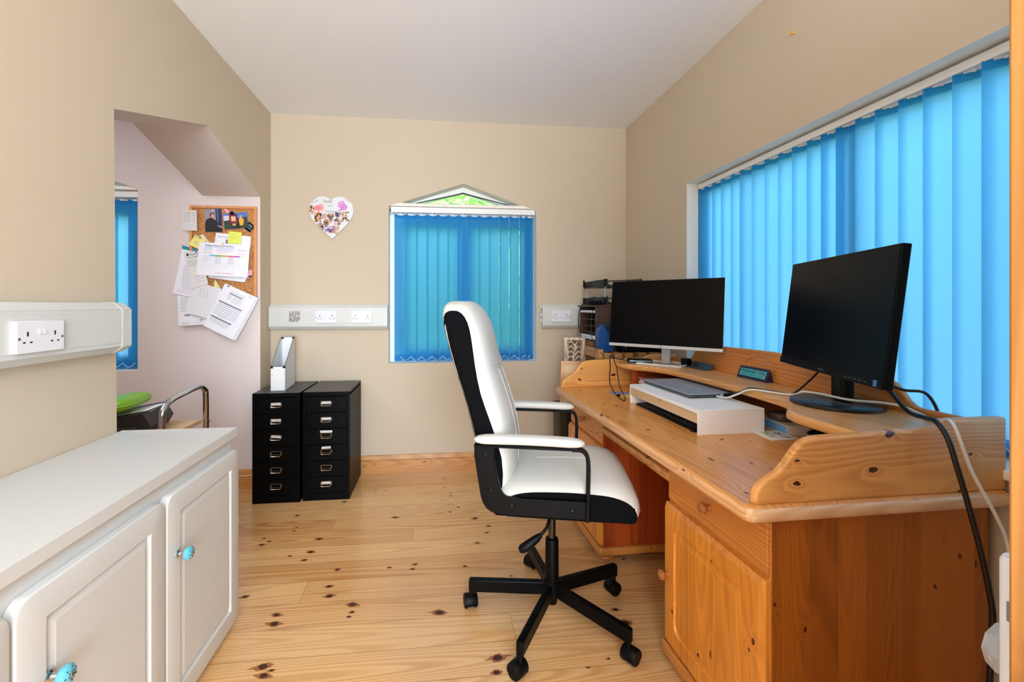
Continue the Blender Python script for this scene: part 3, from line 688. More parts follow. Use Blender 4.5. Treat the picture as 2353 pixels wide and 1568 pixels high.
# ================================================================== BLACK DRAWER CABINETS
LBL = {0: ['RECEIPTS', 'STAMPS', 'POSTAGE', None, None, None], 1: ['STAPLES', 'BATTERIES', 'MISC STATIONERY', 'CHARGERS', None, 'ENVELOPES']}
def drawer_cab(idx, x0, x1, y0, y1, label):
    root = thing('drawer_cabinet', label, 'cabinet', ((x0+x1)/2, (y0+y1)/2, 0), group='black metal drawer cabinets'); H = .672
    b = MB(); b.box(x0, y0+.004, .0, x0+.012, y1, H-.012); b.box(x1-.012, y0+.004, .0, x1, y1, H-.012); b.box(x0, y1-.01, 0, x1, y1, H-.012)
    b.box(x0+.012, y0+.004, 0, x1-.012, y1-.01, .045); b.box(x0, y0, 0, x0+.018, y0+.012, H); b.box(x1-.018, y0, 0, x1, y0+.012, H)
    b.box(x0+.018, y0+.001, 0, x1-.018, y0+.012, .042)
    b.build('carcass', BLACKM, root, world=True, bevel=.001)
    t = MB(); t.box(x0, y0-.001, H-.025, x1, y1, H); t.build('cabinet_top', BLACKTOP if False else [BLACKM], root, world=True, bevel=.0015)
    MB().box(x0+.001, y0+.001, H-.0005, x1-.001, y1-.001, H+.0008).build('top_panel', BLACKTOP, root, world=True)
    dh = (H-.03-.045)/6
    for k in range(6):
        z1 = H-.03-k*dh; z0 = z1-dh+.003; xc = (x0+x1)/2
        d = MB(); d.box(x0+.02, y0+.003, z0, x1-.02, y0+.016, z1); d.box(x0+.02, y0+.001, z1-.004, x1-.02, y0+.004, z1)
        if k in (0,) or True: d.box(x0+.03, y0+.016, z0+.01, x1-.03, y1-.03, z1-.01)
        dd = d.build('drawer', BLACKM, root, world=True, bevel=.0008)
        # cup pull with card slot
        p = MB(); yy = y0+.001; zc = (z0+z1)/2+.012; w = .034
        p.box(xc-w, yy-.003, zc-.011, xc-w+.006, yy+.002, zc+.011); p.box(xc+w-.006, yy-.003, zc-.011, xc+w, yy+.002, zc+.011)
        p.box(xc-w, yy-.003, zc+.008, xc+w, yy+.002, zc+.011)
        p.box(xc-w+.004, yy-.002, zc-.013, xc+w-.004, yy+.002, zc-.010)
        p.tube([(xc-w+.004, yy-.002, zc-.009), (xc-w+.006, yy-.014, zc-.016), (xc-w+.01, yy-.017, zc-.018), (xc+w-.01, yy-.017, zc-.018), (xc+w-.006, yy-.014, zc-.016), (xc+w-.004, yy-.002, zc-.009)], .0026, 8)
        p.build('drawer_pull', BRASS, dd, world=True)
        s = LBL[idx][k]
        if s:
            off = .02 if s in ('MISC STATIONERY', 'CHARGERS') else 0; ww = .036 if 'MISC' in s else .027
            rot = Matrix.Translation((xc, yy-.004, zc+off)) @ Matrix.Rotation(R({(0, 2): 6, (1, 3): -3, (0, 0): -2}.get((idx, k), 0)), 4, 'Y')
            c = MB(); c.box(-ww, 0, -.0065, ww, .001, .0065, 0)
            tv, tf = text_geo(s, .01); c.add([(-ww*.88+q[0]*ww*1.76, -.0003, -.0035+q[1]*.007) for q in tv], tf, 1)
            c.xf(rot); c.build('label_card', [LABEL, INK], dd, world=True)
drawer_cab(0, -1.119, -.840, 2.788, 3.205, 'black metal six-drawer cabinet with the white magazine file on top')
drawer_cab(1, -.826, -.545, 2.80, 3.205, 'black metal six-drawer cabinet nearer the window, nothing on top')
# magazine file
root = thing('magazine_file', 'white cardboard magazine file standing on the left drawer cabinet', 'magazine file', (-1.0, 2.95, .674))
def magfile():
    w, D, h0, h1 = .083, .262, .152, .318; t = .003
    side = [(0, 0), (D, 0), (D, h1), (D-.025, h1), (0, h0)]
    m = MB()
    for x in (-w/2, w/2-t): m.prism(side, 'yz', x, x+t)
    m.box(-w/2+t, 0, 0, w/2-t, t, h0); m.box(-w/2+t, D-t, 0, w/2-t, D, h1); m.box(-w/2+t, t, 0, w/2-t, D-t, t)
    m.build('file_body', flat('white_card', (226, 229, 232), .55), root)
    e = MB()
    for x in (-w/2, w/2-.002):
        e.tube([(x+.001, 0, h0), (x+.001, D-.025, h1), (x+.001, D, h1)], .0018, 6)
    e.tube([(-w/2, 0, h0), (w/2, 0, h0)], .0018, 6); e.tube([(-w/2, D, h1), (w/2, D, h1)], .0018, 6)
    e.build('edge_binding', flat('grey_binding', (70, 68, 64), .5), root)
    c = MB()
    for x in (-w/2-.001, w/2-.013):
        c.box(x, -.0015, h0-.012, x+.014, .012, h0+.002)
        c.box(x, D-.012, h1-.012, x+.014, D+.0015, h1+.002)
    c.build('corner_clip', BLKP, root)
    s = MB()
    for x in (-w/2+.010, w/2-.010):
        for z in (.012, .055, .1): s.lathe([(.0022, 0), (.0022, .0012), (.0008, .0018)], (x, 0, z), (0, -1, 0), 8)
    s.build('rivets', SCREW, root)
magfile(); place(root, (-.995, 2.862, .674), R(5))
# ================================================================== HEART PLAQUE
YH = YB-.002
root = thing('heart_plaque', 'white heart-shaped photo plaque with pink handprints on the back wall', 'plaque', (-.75, YH, 1.684))
HP = [(-0.755, 1.962), (-0.785, 1.982), (-0.81, 1.986), (-0.835, 1.983), (-.862, 1.968), (-0.887, 1.943), (-0.902, 1.911), (-0.905, 1.875), (-.899, 1.85), (-0.885, 1.823), (-0.858, 1.791), (-0.796, 1.727), (-0.748, 1.686), (-.742, 1.686), (-0.693, 1.733), (-0.635, 1.798), (-0.607, 1.839), (-.598, 1.87), (-0.597, 1.897), (-0.605, 1.934), (-.618, 1.951), (-0.638, 1.968), (-.664, 1.982), (-0.69, 1.987), (-0.723, 1.983)]
MB().prism(HP, 'xz', YH-.018, YH).build('heart_board', flat('heart_white', (224, 226, 232), .5), root, world=True, bevel=.002)
yy = YH-.0186
def poly_xz(mb, pts, y, m=0):
    n = len(pts); cx = sum(p[0] for p in pts)/n; cz = sum(p[1] for p in pts)/n
    mb.add([(p[0], y, p[1]) for p in pts]+[(cx, y, cz)], [(i, (i+1) % n, n) for i in range(n)], m)
def ell(x0, z0, x1, z1, n=20): return [((x0+x1)/2+(x1-x0)/2*math.cos(2*PI*k/n), (z0+z1)/2+(z1-z0)/2*math.sin(2*PI*k/n)) for k in range(n)]
rect = lambda x0, z0, x1, z1: [(x0, z0), (x1, z0), (x1, z1), (x0, z1)]
PHO = [('o', -.903, 1.854, -.86, 1.922, [(40, 20, 14), (90, 54, 34), (210, 190, 150), (230, 170, 190)]), ('r', -.867, 1.802, -.817, 1.868, [(50, 56, 66), (180, 188, 196), (224, 150, 60), (30, 34, 44)]),
       ('r', -.813, 1.823, -.782, 1.863, [(30, 90, 120), (80, 150, 190), (220, 170, 170)]), ('h', -.78, 1.792, -.731, 1.866, [(40, 28, 18), (74, 54, 30), (214, 150, 120), (30, 80, 84)]),
       ('r', -.724, 1.84, -.685, 1.873, [(24, 26, 40), (200, 170, 150), (60, 60, 120)]), ('d', -.733, 1.782, -.682, 1.839, [(24, 20, 24), (90, 76, 40), (226, 190, 200)]),
       ('r', -.681, 1.808, -.63, 1.88, [(20, 26, 24), (40, 50, 46), (210, 160, 130), (226, 228, 224)]), ('o', -.805, 1.774, -.765, 1.822, [(40, 30, 18), (90, 70, 40), (180, 130, 100)]),
       ('q', -.849, 1.74, -.801, 1.799, [(30, 20, 18), (80, 56, 46), (180, 140, 140)]), ('r', -.796, 1.727, -.73, 1.774, [(20, 18, 24), (150, 50, 40), (100, 140, 220), (225, 200, 190)]),
       ('s', -.734, 1.715, -.693, 1.777, [(30, 40, 36), (210, 150, 120), (220, 200, 170)])]
for i, (k, x0, z0, x1, z1, cs) in enumerate(PHO):
    mb = MB(); xm, zm = (x0+x1)/2, (z0+z1)/2
    if k == 'o': pts = ell(x0, z0, x1, z1)
    elif k == 'r': pts = rect(x0, z0, x1, z1)
    elif k == 'h': pts = [(xm, z1-.008), (xm-.012, z1), (x0+.003, z1-.008), (x0, z1-.022), (xm+.003, z0), (x1, z1-.02), (x1-.003, z1-.006), (xm+.014, z1)]
    elif k == 'd': pts = [(x0, z1-.022), (xm, z1), (x1, z1-.02), (x1, z0+.012), (x1-.012, z0), (x0, z0)]
    elif k == 'q': pts = [(x0, z1-.01), (xm, z1), (x1-.004, z1-.012), (x1, zm), (x1-.003, z0), (x1-.02, z0+.015)]
    else: pts = [(x0, z1), (x1-.004, z1), (x1, zm), (x1-.01, z0+.012), (xm+.005, z0), (x0+.004, z0+.002)]
    poly_xz(mb, pts, yy-.0004*(1+i % 2)); p = mb.build('photo', photomat('family_photo_%d' % i, cs, 48, i*3.3), root, world=True)
def hand(mb, cx, cz, rot, s, m=0, flip=1):
    M2 = lambda x, z: (cx+s*(math.cos(rot)*x*flip-math.sin(rot)*z), cz+s*(math.sin(rot)*x*flip+math.cos(rot)*z))
    poly_xz(mb, [M2(*p) for p in [(-.42, -.5), (-.1, -.62), (.3, -.55), (.48, -.2), (.46, .2), (.2, .3), (-.1, .32), (-.4, .25), (-.5, -.1)]], yy-.0003, m)
    for (bx, bz, a, L, w) in ((-.38, .2, 18, .62, .11), (-.14, .28, 5, .75, .12), (.12, .28, -6, .72, .12), (.36, .2, -18, .6, .11), (.45, -.2, -62, .6, .14)):
        dx, dz = -math.sin(R(a)), math.cos(R(a))
        pts = [(bx-dz*w, bz+dx*w), (bx+dx*L*.8-dz*w, bz+dz*L*.8+dx*w), (bx+dx*L, bz+dz*L), (bx+dx*L*.8+dz*w, bz+dz*L*.8-dx*w), (bx+dz*w, bz-dx*w)]
        poly_xz(mb, [M2(*p) for p in pts], yy-.0003, m)
mb = MB(); hand(mb, -.840, 1.902, R(-80), .040); mb.build('handprint', flat('coral_handprint', (250, 132, 142), .5, var=.15, vscale=90), root, world=True)
mb = MB(); hand(mb, -.668, 1.915, R(45), .046, flip=-1); mb.build('handprint', flat('lilac_handprint', (214, 132, 206), .5, var=.15, vscale=90), root, world=True)
for s, x0, z0, x1, z1, a in (('Grandad', -.806, 1.941, -.745, 1.962, 0), ('and', -.774, 1.914, -.746, 1.925, 0), ('Grandaughter', -.793, 1.868, -.704, 1.885, 0), ('Family', -.882, 1.938, -.842, 1.954, 30), ("Oct '23", -.655, 1.955, -.622, 1.965, -38)):
    tv, tf = text_geo(s); cx, cz = (x0+x1)/2, (z0+z1)/2; ca, sa = math.cos(R(a)), math.sin(R(a))
    tb = MB(); tb.add([(cx+ca*(q[0]-.5)*(x1-x0)-sa*(q[1]-.5)*(z1-z0), yy-.0005, cz+sa*(q[0]-.5)*(x1-x0)+ca*(q[1]-.5)*(z1-z0)) for q in tv], tf)
    tb.build('lettering', PENCIL, root, world=True)
# ================================================================== PINE DESK
DR = R(1.2); DO = (.705, .93, 0)
desk = thing('writing_desk', 'large orange pine writing desk with a raised shelf, under the long window', 'desk', DO, DR)
DM = ROOT[desk.name]
def D(x, y, z): return tuple(DM @ Vector((x, y, z)))
def rrect(x0, y0, x1, y1, r, n=5):
    out = []
    for (cx, cy, a0) in ((x1-r, y1-r, 0), (x0+r, y1-r, 90), (x0+r, y0+r, 180), (x1-r, y0+r, 270)):
        for k in range(n+1): a = R(a0+90*k/n); out.append((cx+r*math.cos(a), cy+r*math.sin(a)))
    return out
LEN = 1.54
o = MB().prism(rrect(0, 0, .732, LEN, .028), 'xy', .700, .74).build('desktop', [PINE_TOP, PINE_XE, PINE_EDGE], desk, bevel=.0165, seg=6)
for p in o.data.polygons:
    if abs(p.normal.z) < .3: p.material_index = 1 if abs(p.normal.y) > .7 else 2
UP = [(.03, .738), (.033, .765), (.042, .782), (.062, .798), (.09, .812), (.107, .826), (.122, .845), (.137, .864), (.152, .879), (.17, .888), (.2, .893), (.455, .901), (.512, .904), (.53, .908), (.552, .919), (.575, .923), (.728, .923), (.728, .738)]
MB().prism(UP, 'xz', .016, .040).build('end_upstand', PINE_X, desk, bevel=.007, seg=3)
MB().prism(UP, 'xz', LEN-.040, LEN-.018).build('end_upstand', PINE_X, desk, bevel=.007, seg=3)
prof = [(0.04, .905), (.195, .905), (.21, .908), (.228, .922), (.245, .945), (.265, .966), (.30, .984), (.36, .998), (.50, 1.008), (LEN/2, 1.013)]
prof = [(.04, .738)]+prof+[(LEN-y, z) for y, z in prof[::-1][1:]]+[(LEN-.04, .738)]
PINE_BK = pine('desk_pine_back', (218, 146, 74), (160, 90, 32), 'y', 18, knots=.5, rough=.35, kscale=7, seed=15, face='yz')
bpn = MB().prism(prof, 'yz', .700, .722).build('back_panel', PINE_BK, desk, bevel=.006, seg=3)
ov = MB(); pts = [(.7005, LEN/2+.035+.086*math.cos(2*PI*k/40), .953+.033*math.sin(2*PI*k/40)) for k in range(41)]
ov.tube(pts, .0042, 8); ov.build('oval_moulding', PINE_BK, bpn)
SH = [(.70, .042), (.345, .042), (.345, .18), (.350, .26), (.365, .30), (.40, .335), (.437, .368), (.462, .405), (.478, .46), (.484, .52), (.49, .62), (.493, .77), (.49, .92), (.483, 1.08), (.47, 1.17), (.445, 1.235), (.405, 1.285), (.365, 1.325), (.345, 1.39), (.345, LEN-.042), (.70, LEN-.042)]
MB().prism(SH, 'xy', .857, .886).build('raised_shelf', pine('desk_shelf_pine', (228, 168, 100), (176, 112, 54), 'y', 20, knots=.3, rough=.32, kscale=5, seed=16), desk, bevel=.010, seg=4)
MB().box(.385, 1.345, .741, .70, 1.363, .857).build('shelf_divider', PINE_IN, desk)
PINE_YD = pine('desk_pine_drawer_end', (212, 140, 66), (156, 86, 30), 'y', 26, knots=.3, rough=.33, kscale=7, seed=17, face='yz')
KNOBW = pine('knob_wood', (176, 104, 48), (104, 54, 20), 'y', 30, knots=0, rough=.25, coat=.5, seed=31)
def pine_knob(c, parent):
    MB().lathe([(.010, 0), (.010, .004), (.007, .008), (.0075, .012), (.014, .016), (.017, .021), (.0165, .026), (.011, .031), (.003, .033)], c, (-1, 0, 0), 22).build('knob', KNOBW, parent)
def pedestal(y0, y1, hinge, inner):
    fx = .088
    ped = MB(); ped.box(fx, y0, .075, .70, y1, .706)
    p = ped.build('pedestal', [PINE_Z, PINE_IN, PINE_YD], desk, bevel=.003)
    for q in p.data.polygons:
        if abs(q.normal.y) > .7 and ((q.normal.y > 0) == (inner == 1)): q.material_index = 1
        elif q.normal.x < -.7: q.material_index = 2
    # base moulding and bun feet
    MB().prism(rrect(fx-.028, y0-.018, .705, y1+.018, .022), 'xy', .040, .076).build('base_moulding', PINE_YD, p, bevel=.009, seg=3)
    for (x, y) in ((fx+.03, y0+.045), (fx+.03, y1-.045), (.66, y0+.045), (.66, y1-.045)):
        MB().lathe([(.026, 0), (.036, .006), (.038, .014), (.034, .022), (.030, .025), (.033, .029), (.033, .041)], (x, y, 0), (0, 0, 1), 22).build('bun_foot', PINE_YD, p)
    # drawer
    dr = MB(); dr.box(fx-.006, y0+.004, .556, fx+.012, y1-.004, .702); d = dr.build('drawer', PINE_YD if inner else PINE_Y, p, bevel=.003)
    pine_knob((fx-.006, (y0+y1)/2, .622), d)
    # door with raised and fielded panel
    z0, z1 = .082, .547; xa, xb = fx, fx-.024; m = .062; a0, a1 = y0+.002, y1-.002
    out = rrect(a0, z0, a1, z1, .004); 
    def shp(mm, r, x):
        return [(x, q[0], q[1]) for q in rrect(a0+mm, z0+mm, a1-mm, z1-mm, r)]
    rings = [[(xa, q[0], q[1]) for q in out], shp(0, .004, xb+.012), shp(.012, .004, xb), shp(m, .028, xb), shp(m+.003, .026, xb+.006), shp(m+.010, .022, xb+.006), shp(m+.028, .006, xb+.001), shp(m+.030, .006, xb+.001)]
    dd = MB(); dd.loft(rings); door = dd.build('door', PINE_ZD, p, angle=22)
    ky = (y1-.03) if hinge == 'near' else (y0+.03)
    pine_knob((xb, ky, .315), door)
    return p
pedestal(.035, .478, 'near', 1)
pedestal(1.045, 1.495, 'far', 0)
MB().box(.10, .470, .612, .46, 1.050, .632).prism([(.088, .606), (.10, .606), (.106, .612), (.106, .636), (.098, .640), (.086, .636), (.082, .622)], 'xz', .480, 1.042).build('keyboard_tray', PINE_TOP, desk, bevel=.002)
for y in (.478, 1.030): MB().box(.095, y, .632, .48, y+.014, .65).build('tray_runner', SCREW, desk)
MB().box(.66, .47, .30, .68, 1.05, .706).build('modesty_panel', PINE_IN, desk)

# ---- laptop riser with veneered drawer
rs = thing('laptop_riser', 'white desk riser with an oak-veneer drawer, under the laptop', 'riser', D(.236, .545, .740), DR)
rw, rd_, rh = .262, .535, .090
b = MB(); b.box(0, 0, rh-.008, rw, rd_, rh); b.box(0, 0, 0, rw, .006, rh-.008); b.box(0, rd_-.006, 0, rw, rd_, rh-.008); b.box(.006, .006, .038, rw-.01, rd_-.006, .042); b.box(rw-.008, .006, .03, rw, rd_-.006, rh-.008)
b.box(0, .006, rh-.014, .004, rd_-.006, rh-.008)
b.build('riser_body', RISW, rs, bevel=.0012)
dw = MB(); dw.prism([(.0075, .044), (rd_-.0075, .044), (rd_-.0075, rh-.0155), (rd_/2+.011, rh-.0155), (rd_/2+.009, rh-.026), (rd_/2, rh-.029), (rd_/2-.009, rh-.026), (rd_/2-.011, rh-.0155), (.0075, rh-.0155)], 'yz', .001, .010)
dw.box(.010, .012, .046, .2, rd_-.012, .05)
dw.build('riser_drawer', OAKV, rs)
MB().box(.0105, rd_/2-.02, .044, .012, rd_/2+.02, rh-.016).build('drawer_shadow_board', BLKP, rs)  # black sheet painting in the dark of the drawer behind its notch
kb = thing('computer_keyboard', 'slim black keyboard pushed under the white riser', 'keyboard', D(.246, .585, .7405), DR)
MB().prism([(0, 0), (.125, 0), (.125, .018), (.002, .008)], 'xz', 0, .45).build('keyboard_case', BLKP, kb, bevel=.002)
k0 = MB()
for i in range(6):
    for j in range(19):
        x = .010+i*.0185; y = .010+j*.0227; zz = .0085+.078*x
        k0.box(x, y, zz, x+.0155, y+.019, zz+.003)
k0.build('keys', flat('key_black', (22, 22, 25), .45), kb, bevel=.0008)
lg = MB()
rnd = random.Random(9)
for i in range(6):
    for j in range(19):
        x = .010+i*.0185; y = .010+j*.0227; zz = .0117+.078*x
        lg.box(x+.006, y+.007, zz+.0005, x+.0095, y+.0105, zz+.0009)
lg.build('key_legends', flat('legend_white', (225, 225, 228), .5), kb)
# ---- laptop
lp = thing('laptop', 'closed grey laptop lying on the white riser', 'laptop', D(.322, .735, .8305), DR+R(1))
b = MB(); b.prism(rrect(0, 0, .236, .366, .010), 'xy', .001, .0105); b.build('laptop_base', GREYD, lp, bevel=.002)
b = MB(); b.prism(rrect(0, 0, .236, .366, .010), 'xy', .0118, .0185); b.build('laptop_lid', GREYM, lp, bevel=.0025, seg=3)
tv, tf = text_geo('DELL', .015)
MB().add([(.135-q[1]*.017, .215-q[0]*.062, .0187) for q in tv], tf).build('logo', SILV, lp)
MB().add([], []).box(.022, -.0006, .0035, .048, .0006, .0065).build('card_slot', DARK, lp)
for x in (.112, .148, ): MB().box(x, -.0008, .0035, x+.016, .0006, .0085).build('usb_port', DARK, lp)
MB().box(.19, -.0008, .0032, .206, .0006, .0088).build('hdmi_port', DARK, lp)
for x, y in ((.02, .03), (.21, .03), (.02, .33), (.21, .33)): MB().box(x, y, 0, x+.012, y+.012, .0012).build('rubber_foot', BLKP, lp)

# ---- small things on the desktop
co = thing('coaster', 'white square coaster printed in black and green, beside the riser', 'coaster', D(.505, .505, .7402), DR+R(-4))
MB().prism(rrect(-.053, -.053, .053, .053, .003), 'xy', 0, .0045).build('tile', flat('coaster_white', (232, 232, 224), .4), co, bevel=.001)
for s, m, x0, y0, x1, y1 in (('S', INK, .012, -.005, .032, .028), ('X', INK, -.004, .002, .012, .014), ('UP', INK, .005, -.042, .03, -.014), ('Poz', flat('coaster_green', (86, 178, 92), .5), -.03, -.03, -.008, .036)):
    tv, tf = text_geo(s, .02); MB().add([(x0+(x1-x0)*q[1], y1-(y1-y0)*q[0], .0047) for q in tv], tf).build('lettering', m, co)
bk = thing('book', 'white book with blue page edges under the raised shelf', 'book', D(.575, .475, .7402), DR+R(-6))
MB().box(0, 0, .003, .11, .15, .031).build('pages', flat('blue_page_edge', (108, 168, 226), .6), bk)
cvb = MB(); cvb.box(0, -.002, 0, .114, .163, .003); cvb.box(0, -.002, .031, .114, .163, .034); cvb.box(.11, -.002, .003, .114, .163, .031); cvb.box(0, -.002, .003, .112, .0, .031)
cvb.build('cover', flat('book_cover_white', (226, 222, 214), .5), bk, bevel=.0008)
place(bk, D(.550, .505, .7402), DR+R(-8))
tn = thing('round_tin', 'dark mottled round tin lying on the white book', 'tin', D(.60, .60, .7745), 0)
MB().lathe([(.04, 0), (.046, .004), (.048, .014), (.047, .024), (.042, .029), (.0, .031)], (0, 0, 0), (0, 0, 1), 30).build('tin_body', photomat('mottled_tin', [(48, 44, 46), (86, 80, 80), (60, 82, 76), (104, 74, 74)], 50), tn)
place(tn, D(.605, .59, .7745))
ms = thing('computer_mouse', 'black mouse with a white rim under the near end of the shelf', 'mouse', D(.645, .44, .7402), DR+R(20))
mb = MB()
for m_, (z0, sc_, zt) in enumerate(((.003, 1.0, .014), (.012, .97, .032))):
    rings = []
    for t in (0, .35, .65, .85, .96, 1):
        z = z0+(zt-z0)*t; k = sc_*math.sqrt(max(0.02, 1-t*t*(.35 if m_ == 0 else 1)))
        rings.append([(.032*k*math.cos(2*PI*i/24), .054*k*math.sin(2*PI*i/24), z) for i in range(24)])
    mm = MB(); mm.loft(rings); mm.build(['base_shell', 'top_shell'][m_], [flat('mouse_rim_white', (214, 212, 206), .3), BLKP][m_], ms)
place(ms, D(.650, .452, .7402), DR+R(60))
pc = MB(); pc.tube([D(.317, .268, .7435), D(.332, .258, .7435)], .0032, 10); tag(pc.build('pen_stub', [INK], loc=D(.317, .268, .74)), 'small dark pen stub on the desktop behind the near upstand', 'pen')
# magazines stacked beneath the far end of the shelf
mc = [(170, 60, 60), (226, 222, 226), (196, 170, 170), (232, 230, 232), (120, 70, 76), (224, 214, 216), (206, 190, 196), (160, 90, 90)]
for k, c in enumerate(mc):
    m_ = MB().box(0, 0, 0, .20, .13, .0095); o = m_.build('magazine', flat('magazine_cover_%d' % k, c, .4), bevel=.0006)
    place(o, D(.392-.004*(k % 3)+.003*k, 1.185+.004*(k*7 % 5)-.001*k, .7405+.0105*k), DR+R(-5+k*1.2)); o['label'] = ['dark red magazine at the bottom of the stack under the desk shelf', 'white magazine second from the bottom of the stack under the desk shelf', 'beige-pink magazine, third from the bottom of the stack under the shelf', 'pale white magazine in the middle of the stack, above the beige-pink one', 'dark maroon magazine, fourth from the top of the stack under the shelf', 'pinkish white magazine, third from the top of the stack under the shelf', 'mauve-grey magazine just below the top one of the stack under the shelf', 'red magazine on top of the stack under the far end of the shelf'][k]; o['category'] = 'magazine'; o['group'] = 'magazines stacked under the desk shelf'
lf = MB().box(0, 0, 0, .09, .06, .0012); o = tag(lf.build('leaflet', flat('leaflet_yellow', (226, 200, 110), .5)), 'yellowish leaflet on the desktop beside the far end of the riser', 'leaflet'); place(o, D(.245, 1.22, .7402), R(-30))
lf = MB().box(0, 0, 0, .10, .05, .0012); o = tag(lf.build('leaflet', flat('leaflet_blue', (120, 140, 200), .5)), 'blue and white leaflet lying against the foot of the far upstand', 'leaflet'); place(o, D(.235, 1.30, .7402), R(-12))
# ---- desk sign
sg = thing('desk_sign', 'dark blue triangular desk sign reading SPREADSHEET GURU', 'sign', D(.664, .735, .8865), DR)
MB().prism([(-.002, 0), (.034, 0), (.019, .052)], 'xz', 0, .172).build('sign_body', flat('sign_navy', (28, 28, 66), .4), sg, bevel=.001)
sl = math.atan2(.021, .052)
SM = Matrix.Translation((-.0024, 0, 0)) @ Matrix.Rotation(sl, 4, 'Y')
f1 = MB().box(-.0006, .011, .0125, 0, .161, .045); f1.xf(SM); f1.build('sign_face', photomat('turquoise_face', [(80, 200, 226), (64, 180, 200), (104, 190, 190)], 60), sg)
for s, y0, y1, z0, z1, bd in (('SPREADSHEET GURU', .014, .158, .0275, .041, .03), ('SPREADING LOVE THROUGH LOGIC', .018, .152, .0165, .0225, .01)):
    tv, tf = text_geo(s, bd*.4); t = MB().add([(-.0009, y1-(y1-y0)*q[0], z0+(z1-z0)*q[1]) for q in tv], tf); t.xf(SM); t.build('lettering', BLKP, sg)
# ---- monitors
def monitor(name, label, base, C, yaw, tilt, w, h, style):
    root = thing(name, label, 'monitor', base, yaw)
    SMt = ROOT[root.name].inverted() @ (Matrix.Translation(C) @ Matrix.Rotation(yaw, 4, 'Z') @ Matrix.Rotation(-tilt, 4, 'X'))
    zc = C[2]-base[2]
    if style == 'silver':
        th = .009; chin = .016
        s_ = MB().box(-w/2, 0, -h/2+chin, w/2, th, h/2); s_.box(-w/2+.06, th, -h/2+.03, w/2-.06, th+.022, h/2-.06); s_.xf(SMt); s_.build('back_housing', SILV, root, bevel=.003)
        g = MB().box(-w/2+.001, -.0015, -h/2+chin, w/2-.001, .0005, h/2-.001); g.xf(SMt); g.build('screen', BLKG, root)
        c = MB().box(-w/2, -.003, -h/2, w/2, th, -h/2+chin); c.xf(SMt); ch = c.build('chin_bar', SILV, root, bevel=.0012)
        l = MB(); l.tube([(.0055*math.cos(a*PI/12), -.0034, -h/2+chin/2+.0055*math.sin(a*PI/12)) for a in range(25)], .0007, 5); 
        tv, tf = text_geo('hp'); l.add([(-.0035+q[0]*.007, -.0034, -h/2+chin/2-.003+q[1]*.006) for q in tv], tf); l.xf(SMt); l.build('logo', INKL, ch)
        nk = MB(); bz = SMt @ Vector((0, th+.01, -h/2+.04))
        nk.box(-.0225, .028, .008, .0225, .040, bz.z+.03); nk.box(-.0225, min(bz.y, .028), bz.z, .0225, .034, bz.z+.03); nk.box(-.0225, .028, 0, .0225, .088, .010)
        nk.build('stand_neck', SILV, root, bevel=.003)
        f = MB(); W2, D0, D1 = .118, -.08, .095; t = .010
        f.box(-W2, D0, 0, W2, D0+t, t); f.box(-W2, D1-t, 0, W2, D1, t); f.box(-W2, D0+t, 0, -W2+t, D1-t, t); f.box(W2-t, D0+t, 0, W2, D1-t, t)
        f.build('stand_foot', flat('foot_white', (226, 226, 228), .35), root, bevel=.001)
    else:
        th = .022; chin = .022
        s_ = MB().box(-w/2, 0, -h/2, w/2, th, h/2); s_.box(-w/2+.07, th, -h/2+.05, w/2-.07, th+.025, h/2-.07); s_.xf(SMt); s_.build('back_housing', BLKP, root, bevel=.003)
        g = MB().box(-w/2+.002, -.0012, -h/2+chin+.001, w/2-.002, .0005, h/2-.002); g.xf(SMt); g.build('screen', BLKG, root)
        c = MB().box(-w/2, -.004, -h/2, w/2, .001, -h/2+chin); c.xf(SMt); ch = c.build('chin_bar', BLKP, root, bevel=.0012)
        tv, tf = text_geo('PHILIPS', .01); l = MB().add([(-.016+q[0]*.032, -.0043, -h/2+.008+q[1]*.0058) for q in tv], tf); l.xf(SMt); l.build('logo', INKL, ch)
        l = MB()
        for i in range(5): l.box(w/2-.16+i*.022, -.0044, -h/2+.009, w/2-.152+i*.022, -.0040, -h/2+.0105)
        l.xf(SMt); l.build('button_marks', INKL, ch)
        l = MB().box(w/2-.034, -.0044, -h/2+.0035, w/2-.020, -.0040, -h/2+.0205); l.xf(SMt); l.build('energy_sticker', flat('sticker_blue', (60, 120, 190), .4), ch)
        bz = SMt @ Vector((0, th+.02, -.02))
        nk = MB(); nk.loft([[(x, y, z) for x, y in rrect(-.036, .0-dy, .036, .038-dy, .012)] for z, dy in ((.018, 0), (.10, .0), (bz.z, .0))]); nk.build('stand_neck', BLKP, root)
        hb = MB().box(-.05, bz.y-.02, bz.z-.05, .05, .03, bz.z+.05); hb.build('stand_hinge', BLKP, root, bevel=.004)
        f = MB().lathe([(.118, 0), (.122, .002), (.122, .010), (.119, .0125), (.10, .0155), (.0, .018)], (0, -.0, 0), (0, 0, 1), 56); f.build('stand_foot', flat('brushed_black_foot', (34, 36, 42), .3, metal=.3, spec=.6), root)
    return root
monitor('computer_monitor', 'black monitor on a thin silver stand, at the far end of the desk', (1.222, 2.262, .8865), (1.173, 2.179, 1.164), -.85, .12, .58, .362, 'silver')
monitor('computer_monitor', 'all-black monitor on a round foot, at the near end of the desk', (1.277, 1.284, .8865), (1.223, 1.253, 1.178), -1.90, .111, .58, .371, 'black')
